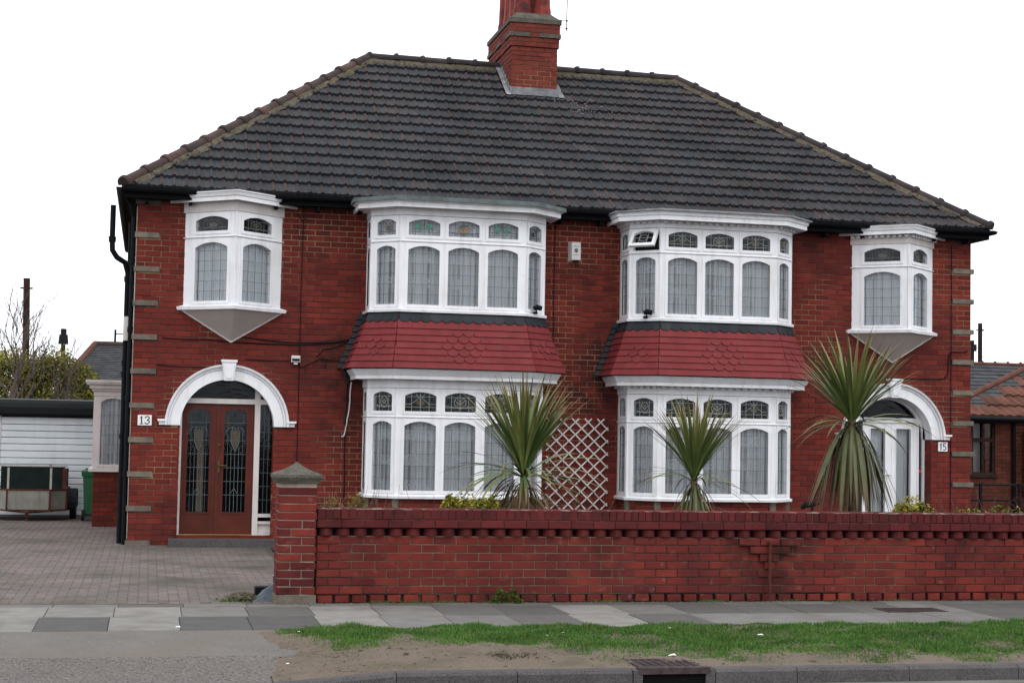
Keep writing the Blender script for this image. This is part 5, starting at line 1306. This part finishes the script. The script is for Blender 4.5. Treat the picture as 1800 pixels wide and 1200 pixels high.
b.tube([(-2.2,ty+.4,.17),(-1.78,ty-.16,.16)],.024,5); b.tube([(-1.36,ty+.4,.17),(-1.78,ty-.16,.16)],.024,5); b.tube([(-2.5,ty+.9,.17),(-1.05,ty+.9,.17)],.02,6); b.build('frame','rusty_red',t)
b=MB(); b.poly(ID,[(p[0],p[1]+.02) for p in pl],.48,.495); b.build('load_cover','trailer_board',t)
b=MB(); b.tube([(-1.78,ty-.14,.17),(-1.78,ty-.24,.13)],.035,8); b.tube([(-1.78,ty-.16,.16),(-1.78,ty-.16,.02)],.02,6); b.build('coupling','rusty_red',t)
b=MB(); b.box(ID,-2.38,-1.24,ty+1.44,ty+1.47,.5,.92); b.build('rear_board','trailer_dark',t)
b=MB(); b.box(ID,-1.245,-1.175,ty+.7,ty+1.47,.5,.90); b.build('red_side_rail','rusty_red',t)
for x in (-2.135,-1.41): b=MB(); b.box(ID,x-.018,x+.018,ty+.03,ty+.06,.53,.935); b.build('upright','pale_metal',t)
b=MB(); b.box(ID,-2.40,-1.2,ty+1.42,ty+1.48,.92,.945); b.build('top_rail','pale_metal',t)
for x in (-1.05,-2.51):
    b=MB(); b.tube([(x-.055,ty+.95,.25),(x+.055,ty+.95,.25)],.25,24); b.build('wheel','rubber',t)
    b=MB(); pts=[FD.p(0,0,0)]; 
    P=[(x+q,ty+.95+.30*math.cos(a),.25+.30*math.sin(a)) for a in [math.pi*(-.05+1.1*i/10) for i in range(11)] for q in (-.07,.07)]
    b.add(P,[(2*i,2*i+1,2*i+3,2*i+2) for i in range(10)]); b.build('mudguard','rubber',t)
g=thing('wheelie_bin',(-.6,5.3,0),'green wheelie bin half hidden behind the brick base of the side bay','bin')
# bin stands just in front-left of the bay's flank, partly behind its base
bx0,bx1,bya,byb=-.78,-.24,6.05,6.6
bx0,bx1=-.93,-.70+.0
b=MB(); X=lambda z:(-.90+.05*(1-z/.9)); 
vs=[]
for z,x0_,x1_,ya,yb in ((.10,-.83,-.50,5.95,6.4),(.78,-.86,-.42,5.87,6.45),(.80,-.885,-.40,5.85,6.47),(.87,-.89,-.40,5.84,6.48)): vs+=[(x0_,ya,z),(x1_,ya,z),(x1_,yb,z),(x0_,yb,z)]
b.add(vs,[(i*4+j,i*4+(j+1)%4,i*4+4+(j+1)%4,i*4+4+j) for i in range(3) for j in range(4)]+[(12,13,14,15),(3,2,1,0)]); b.build('body','bin_green',g)
b=MB(); b.box(ID,-.895,-.395,5.83,6.49,.872,.90,.5,.015); b.tube([(-.82,5.86,.93),(-.45,5.86,.93)],.015,8); b.build('lid','bin_green',g)
b=MB(); b.tube([(-.87,5.94,.10),(-.82,5.94,.10)],.10,16); b.tube([(-.50,5.94,.10),(-.45,5.94,.10)],.10,16); b.tube([(-.86,5.94,.10),(-.46,5.94,.10)],.012,6); b.build('wheel','rubber',g)
# ------------------------------------------------------------------ behind, left
def pole(x,y,z1,r,lab,bits=(),lean=0):
    g=thing('telegraph_pole',(x,y,0),lab,'pole','poles beyond the roofs'); b=MB(); b.tube([(x-lean,y,0),(x,y,z1)],r*1.15,8,r2=r); b.build('mast','wood_pole',g)
    b=MB(); b.box(ID,x-.16,x+.16,y-.02,y+.02,z1-.28,z1-.24)
    k=0
    for q in range(1,9):
        z=z1-.6-q*.33; s=-1 if q%2 else 1; b.tube([(x,y,z),(x+s*.16,y,z)],.010,4)
    b.build('steps','rubber',g)
    return g
pole(-2.99,20,5.52,.085,'brown telegraph pole rising behind the bare tree at the left edge',lean=-.12)
g=thing('chimney_cowl',(-1.95,28,0),'short dark flue pipe showing behind the yellow-green tree','flue'); b=MB(); b.tube([(-2.42,28,2),(-2.42,28,4.2)],.07,8); b.tube([(-2.42,28,4.2),(-2.42,28,4.5)],[.16,.13],10); b.tube([(-2.42,28,4.5),(-2.42,28,4.68)],.09,8); b.build('flue','rubber',g)
g=thing('neighbouring_bungalow',(0,33,0),'bungalow with a grey hipped slate roof behind the garage','house')
b=MB(); b.box(ID,-2.3,8,30.3,38,0,3.15); b.build('wall','brown_brick',g)
def sloped(b,A,B,Cc,Dd,rows,th=.03,rnd=True,colw=.3):
    """courses between bottom edge A-B and top edge D-C"""
    A,B,Cc,Dd=map(Vector,(A,B,Cc,Dd)); n=(B-A).cross(Dd-A).normalized()
    for r in range(rows):
        t0,t1=r/rows,(r+1)/rows; a,c=A.lerp(Dd,t0),B.lerp(Cc,t0); e,f=A.lerp(Dd,t1),B.lerp(Cc,t1)
        k=max(1,int((c-a).length/colw))
        for q in range(k):
            s0,s1=q/k,(q+1)/k; P=[a.lerp(c,s0)+n*th,a.lerp(c,s1)+n*th,e.lerp(f,s1)+n*.004,e.lerp(f,s0)+n*.004,a.lerp(c,s0),a.lerp(c,s1)]
            b.add([tuple(p) for p in P],[(0,1,2,3),(4,5,1,0)],R_())
b=MB(); sloped(b,(-2.45,30,3.15),(8.2,30,3.15),(6.6,33.9,4.5),(-1.65,33.9,4.5),20); sloped(b,(-2.45,38,3.15),(-2.45,30,3.15),(-1.65,33.9,4.5),(-1.65,33.9,4.5),18); b.build('slates','far_slate',g,kind='stuff')
b=MB(); b.tube([(-2.45,30,3.19),(-1.65,33.9,4.54)],.10,8); b.build('hip_tiles','pantile',g); b=MB(); b.tube([(-1.65,33.9,4.54),(6.6,33.9,4.54)],.09,8); b.build('ridge_tiles','hip_tile',g)
b=MB(); b.tube([(-.98,33.9,4.5),(-.98,33.9,5.05)],.04,6); b.tube([(-.98,33.9,4.9),(-.2,33.9,4.9)],.02,5); b.tube([(-.62,33.9,4.75),(-.62,33.9,5.1)],.012,4); b.tube([(-.45,33.9,4.78),(-.45,33.9,5.06)],.012,4); b.build('aerial','rubber',g)
# trees
leafblob('holly_tree','tree_leaf',[(-2.15,19.2,2.65,.75,.7,.95),(-3.3,19.6,2.6,.9,.7,1.0),(-1.5,19,2.35,.5,.5,.85),(-4.4,19.6,2.5,.9,.7,.95)],46000,.042,'dense evergreen tree with yellow-edged leaves behind the garage','tree',tintf=lambda p,t:max(0,min(1,t*.9+.06*math.sin(p.x*5)*math.sin(p.z*6)+.08)),twigs=18)
def baretree(x,y,h,lab,seed,spread=.5,r0=.06):
    rg=random.Random(seed); g=thing('bare_tree',(x,y,0),lab,'tree'); tr=MB(); br=MB()
    def grow(p,d,L,r,dep,b):
        n=4; pts=[p]
        for k in range(n):
            d=(d+Vector((rg.uniform(-.16,.16),rg.uniform(-.16,.16),rg.uniform(-.04,.10)))).normalized(); pts.append(pts[-1]+d*L/n)
        b.tube(pts,r,5 if dep<2 else 3,r2=r*.62,cap=False)
        if dep>=5: return
        for k in range(rg.choice([2,3,3]) if dep else 5):
            q=pts[rg.choice([2,3,4])]; dd=(d+Vector((rg.uniform(-1,1),rg.uniform(-1,1),rg.uniform(-.2,.5)))*spread*1.2).normalized()
            grow(q,dd,L*rg.uniform(.6,.82),r*.6,dep+1,br)
    grow(Vector((x,y,0)),Vector((0,0,1)),h*.42,r0,0,tr); tr.build('trunk','bark',g); br.build('branches','twig',g,kind='stuff'); return g
baretree(-3.35,17.5,5.0,'bare leafless tree at the left edge behind the garage',5)
baretree(-1.9,18.0,4.1,'smaller bare twiggy tree rising out of the evergreen behind the garage',11,.6,.04)
# ------------------------------------------------------------------ behind, right
g=thing('outbuilding',(21,11,0),'low brown brick building with a red-brown pantile roof beyond the right corner','building')
FO=Fr((16.5,9,0),(1,0,0)); b=MB()
wu0,wu1,wv0,wv1=1.74,2.31,.99,2.18
for a in ((0,wu0,-.05,2.22),(wu1,9,-.05,2.22),(wu0,wu1,-.05,wv0),(wu0,wu1,wv1,2.22)): b.box(FO,a[0],a[1],a[2],a[3],-.3,-.01)
b.build('wall_core','mortar',g)
lay(FO,0,4.6,0,2.2,'brown_brick',g,skip=lambda a,c:[(wu0,wu1)] if wv0-.02<(a+c)/2<wv1 else [],indiv=lambda c:0 if 1.5<c[0]<3.4 else 1e7,limit=300)
wn=bpy.data.objects.new('window',None); link(wn,g,Matrix.Translation((18.5,9,1.6)))
b=MB()
for a in ((wu0,wu0+.05,wv0,wv1),(wu1-.05,wu1,wv0,wv1),(wu0,wu1,wv0,wv0+.05),(wu0,wu1,wv1-.05,wv1),(wu0,wu1,1.72,1.80),((wu0+wu1)/2-.025,(wu0+wu1)/2+.025,wv0,wv1)): b.box(FO,a[0],a[1],a[2],a[3],-.12-R_()*.003,-.04+R_()*.004)
b.build('frame','wood_pole',wn); b=MB(); b.sheet(FO,[(wu0,wv0),(wu1,wv0),(wu1,wv1),(wu0,wv1)],-.09); b.build('pane','dark_glass',wn)
b=MB(); b.box(FO,wu0+.07,wu0+.25,wv0,wv1,-.22,-.20); b.box(FO,(wu0+wu1)/2-.03,(wu0+wu1)/2+.06,wv0,wv1,-.22,-.20); b.build('curtain','cream_paint',wn); b=MB(); b.box(FO,wu0,wu1,wv0,wv1,-.5,-.45); b.build('room_back','dark_room',wn)
b=MB(); b.box(FO,wu0-.06,wu1+.03,wv0-.07,wv0-.005,-.05,.06); b.build('sill','wood_pole',wn)
# pantile roof: gentle hip rising to the right
def pant(b,o,ud,vd,nn,L0,L1,S,rows,pw=.22):
    F=Fr(o,ud,nn,vd)
    for r in range(rows):
        v0,v1=S*r/rows,S*(r+1)/rows
        a=L0(v1)-.05; u=math.floor(a/pw)*pw
        while u<L1(v0):
            if u>=a-.02:
                k=5; P=[]
                for v,l in ((v0,.05),(v1,.01)):
                    for i in range(k+1): P.append(F.p(u+pw*i/k,v,l+.035*math.sin(math.pi*i/k)**2))
                Q=[F.p(u+pw*i/k,v0,.01) for i in range(k+1)]
                b.add(P+Q,[(i,i+1,k+2+i,k+1+i) for i in range(k)]+[(2*(k+1)+i,2*(k+1)+i+1,i+1,i) for i in range(k)],R_())
            u+=pw
b=MB(); S=math.hypot(3.6,2.16); vd=Vector((0,3.6,2.16)).normalized()
o_=(17.14,8.75,2.27)
pant(b,o_,(1,0,0),tuple(vd),tuple(Vector((1,0,0)).cross(vd)),lambda v:v*1.494,lambda v:7.5,S,9); b.build('pantiles','pantile',g,kind='stuff')
b=MB(); b.tube([(17.14,8.75,2.30),(17.14+3.6*1.742,8.75+3.6,2.30+2.16)],.07,8); b.build('hip_tiles','pantile',g)
b=MB(); b.box(ID,17.1,24,8.72,8.98,2.16,2.24); b.tube([(17.1,8.68,2.23),(24,8.68,2.23)],.05,8); b.build('gutter','black_plastic',g)
b=MB(); b.tube([(19.23,8.93,0),(19.23,8.93,2.2)],.045,8); b.build('downpipe','black_plastic',g)
b=MB(); b.box(ID,19.45,24,8.2,8.9,0,2.0); b.build('return_wall','brown_brick',g)
g=thing('slated_house',(29,28,0),'house with a blue-grey slate roof and red ridge beyond the outbuilding','house')
b=MB(); b.box(ID,24,40,25.6,31,0,3.0); b.build('wall','brown_brick',g); b=MB(); sloped(b,(23.5,25,2.6),(40,25,2.6),(40,28,4.45),(23.5,28,4.45),14); b.build('slates','far_slate',g,kind='stuff')
b=MB(); x=23.5
b=MB(); b.tube([(23.5,28,4.47),(40,28,4.47)],.07,8); 
while x<40: b.tube([(x,28,4.52),(x+.05,28,4.52)],.07,6); x+=.5
b.build('ridge','pantile',g)
pole(30.6,31,6.16,.085,'dark telegraph pole beyond the right corner of the house'); 
g=thing('flue_pole',(30.276,31,0),'shorter dark post just left of the right telegraph pole','post'); b=MB(); b.tube([(30.276,31,0),(30.276,31,5.5)],.08,6); b.tube([(30.33,31,5.1),(30.33,31,5.35)],.12,6); b.build('mast','rubber',g)
g=thing('overhead_wires',(30,30,5.5),'thin overhead wires running right from the right telegraph pole','wires')
for k,(z2,zb) in enumerate(((4.6,5.75),(4.2,5.6),(5.0,5.8))):
    b=MB(); b.tube([(30.6+q*.8,31,zb+.15+(z2-zb)*q/8-.18*math.sin(math.pi*q/8)) for q in range(9)],.008,3); b.build('wire','print_grey',g)
g=thing('metal_railing',(14.5,.2,0),'low black metal railing between the right corner and the outbuilding','railing')
for z in (1.02,.77): b=MB(); b.box(ID,13.32,16.2,-.02,.02,z-.015,z+.015); b.build('rail','black_plastic',g)
for x in (13.45,14.15,14.85,15.55): b=MB(); b.box(ID,x-.02,x+.02,-.045,-.005,0,1.05); b.build('post','black_plastic',g)
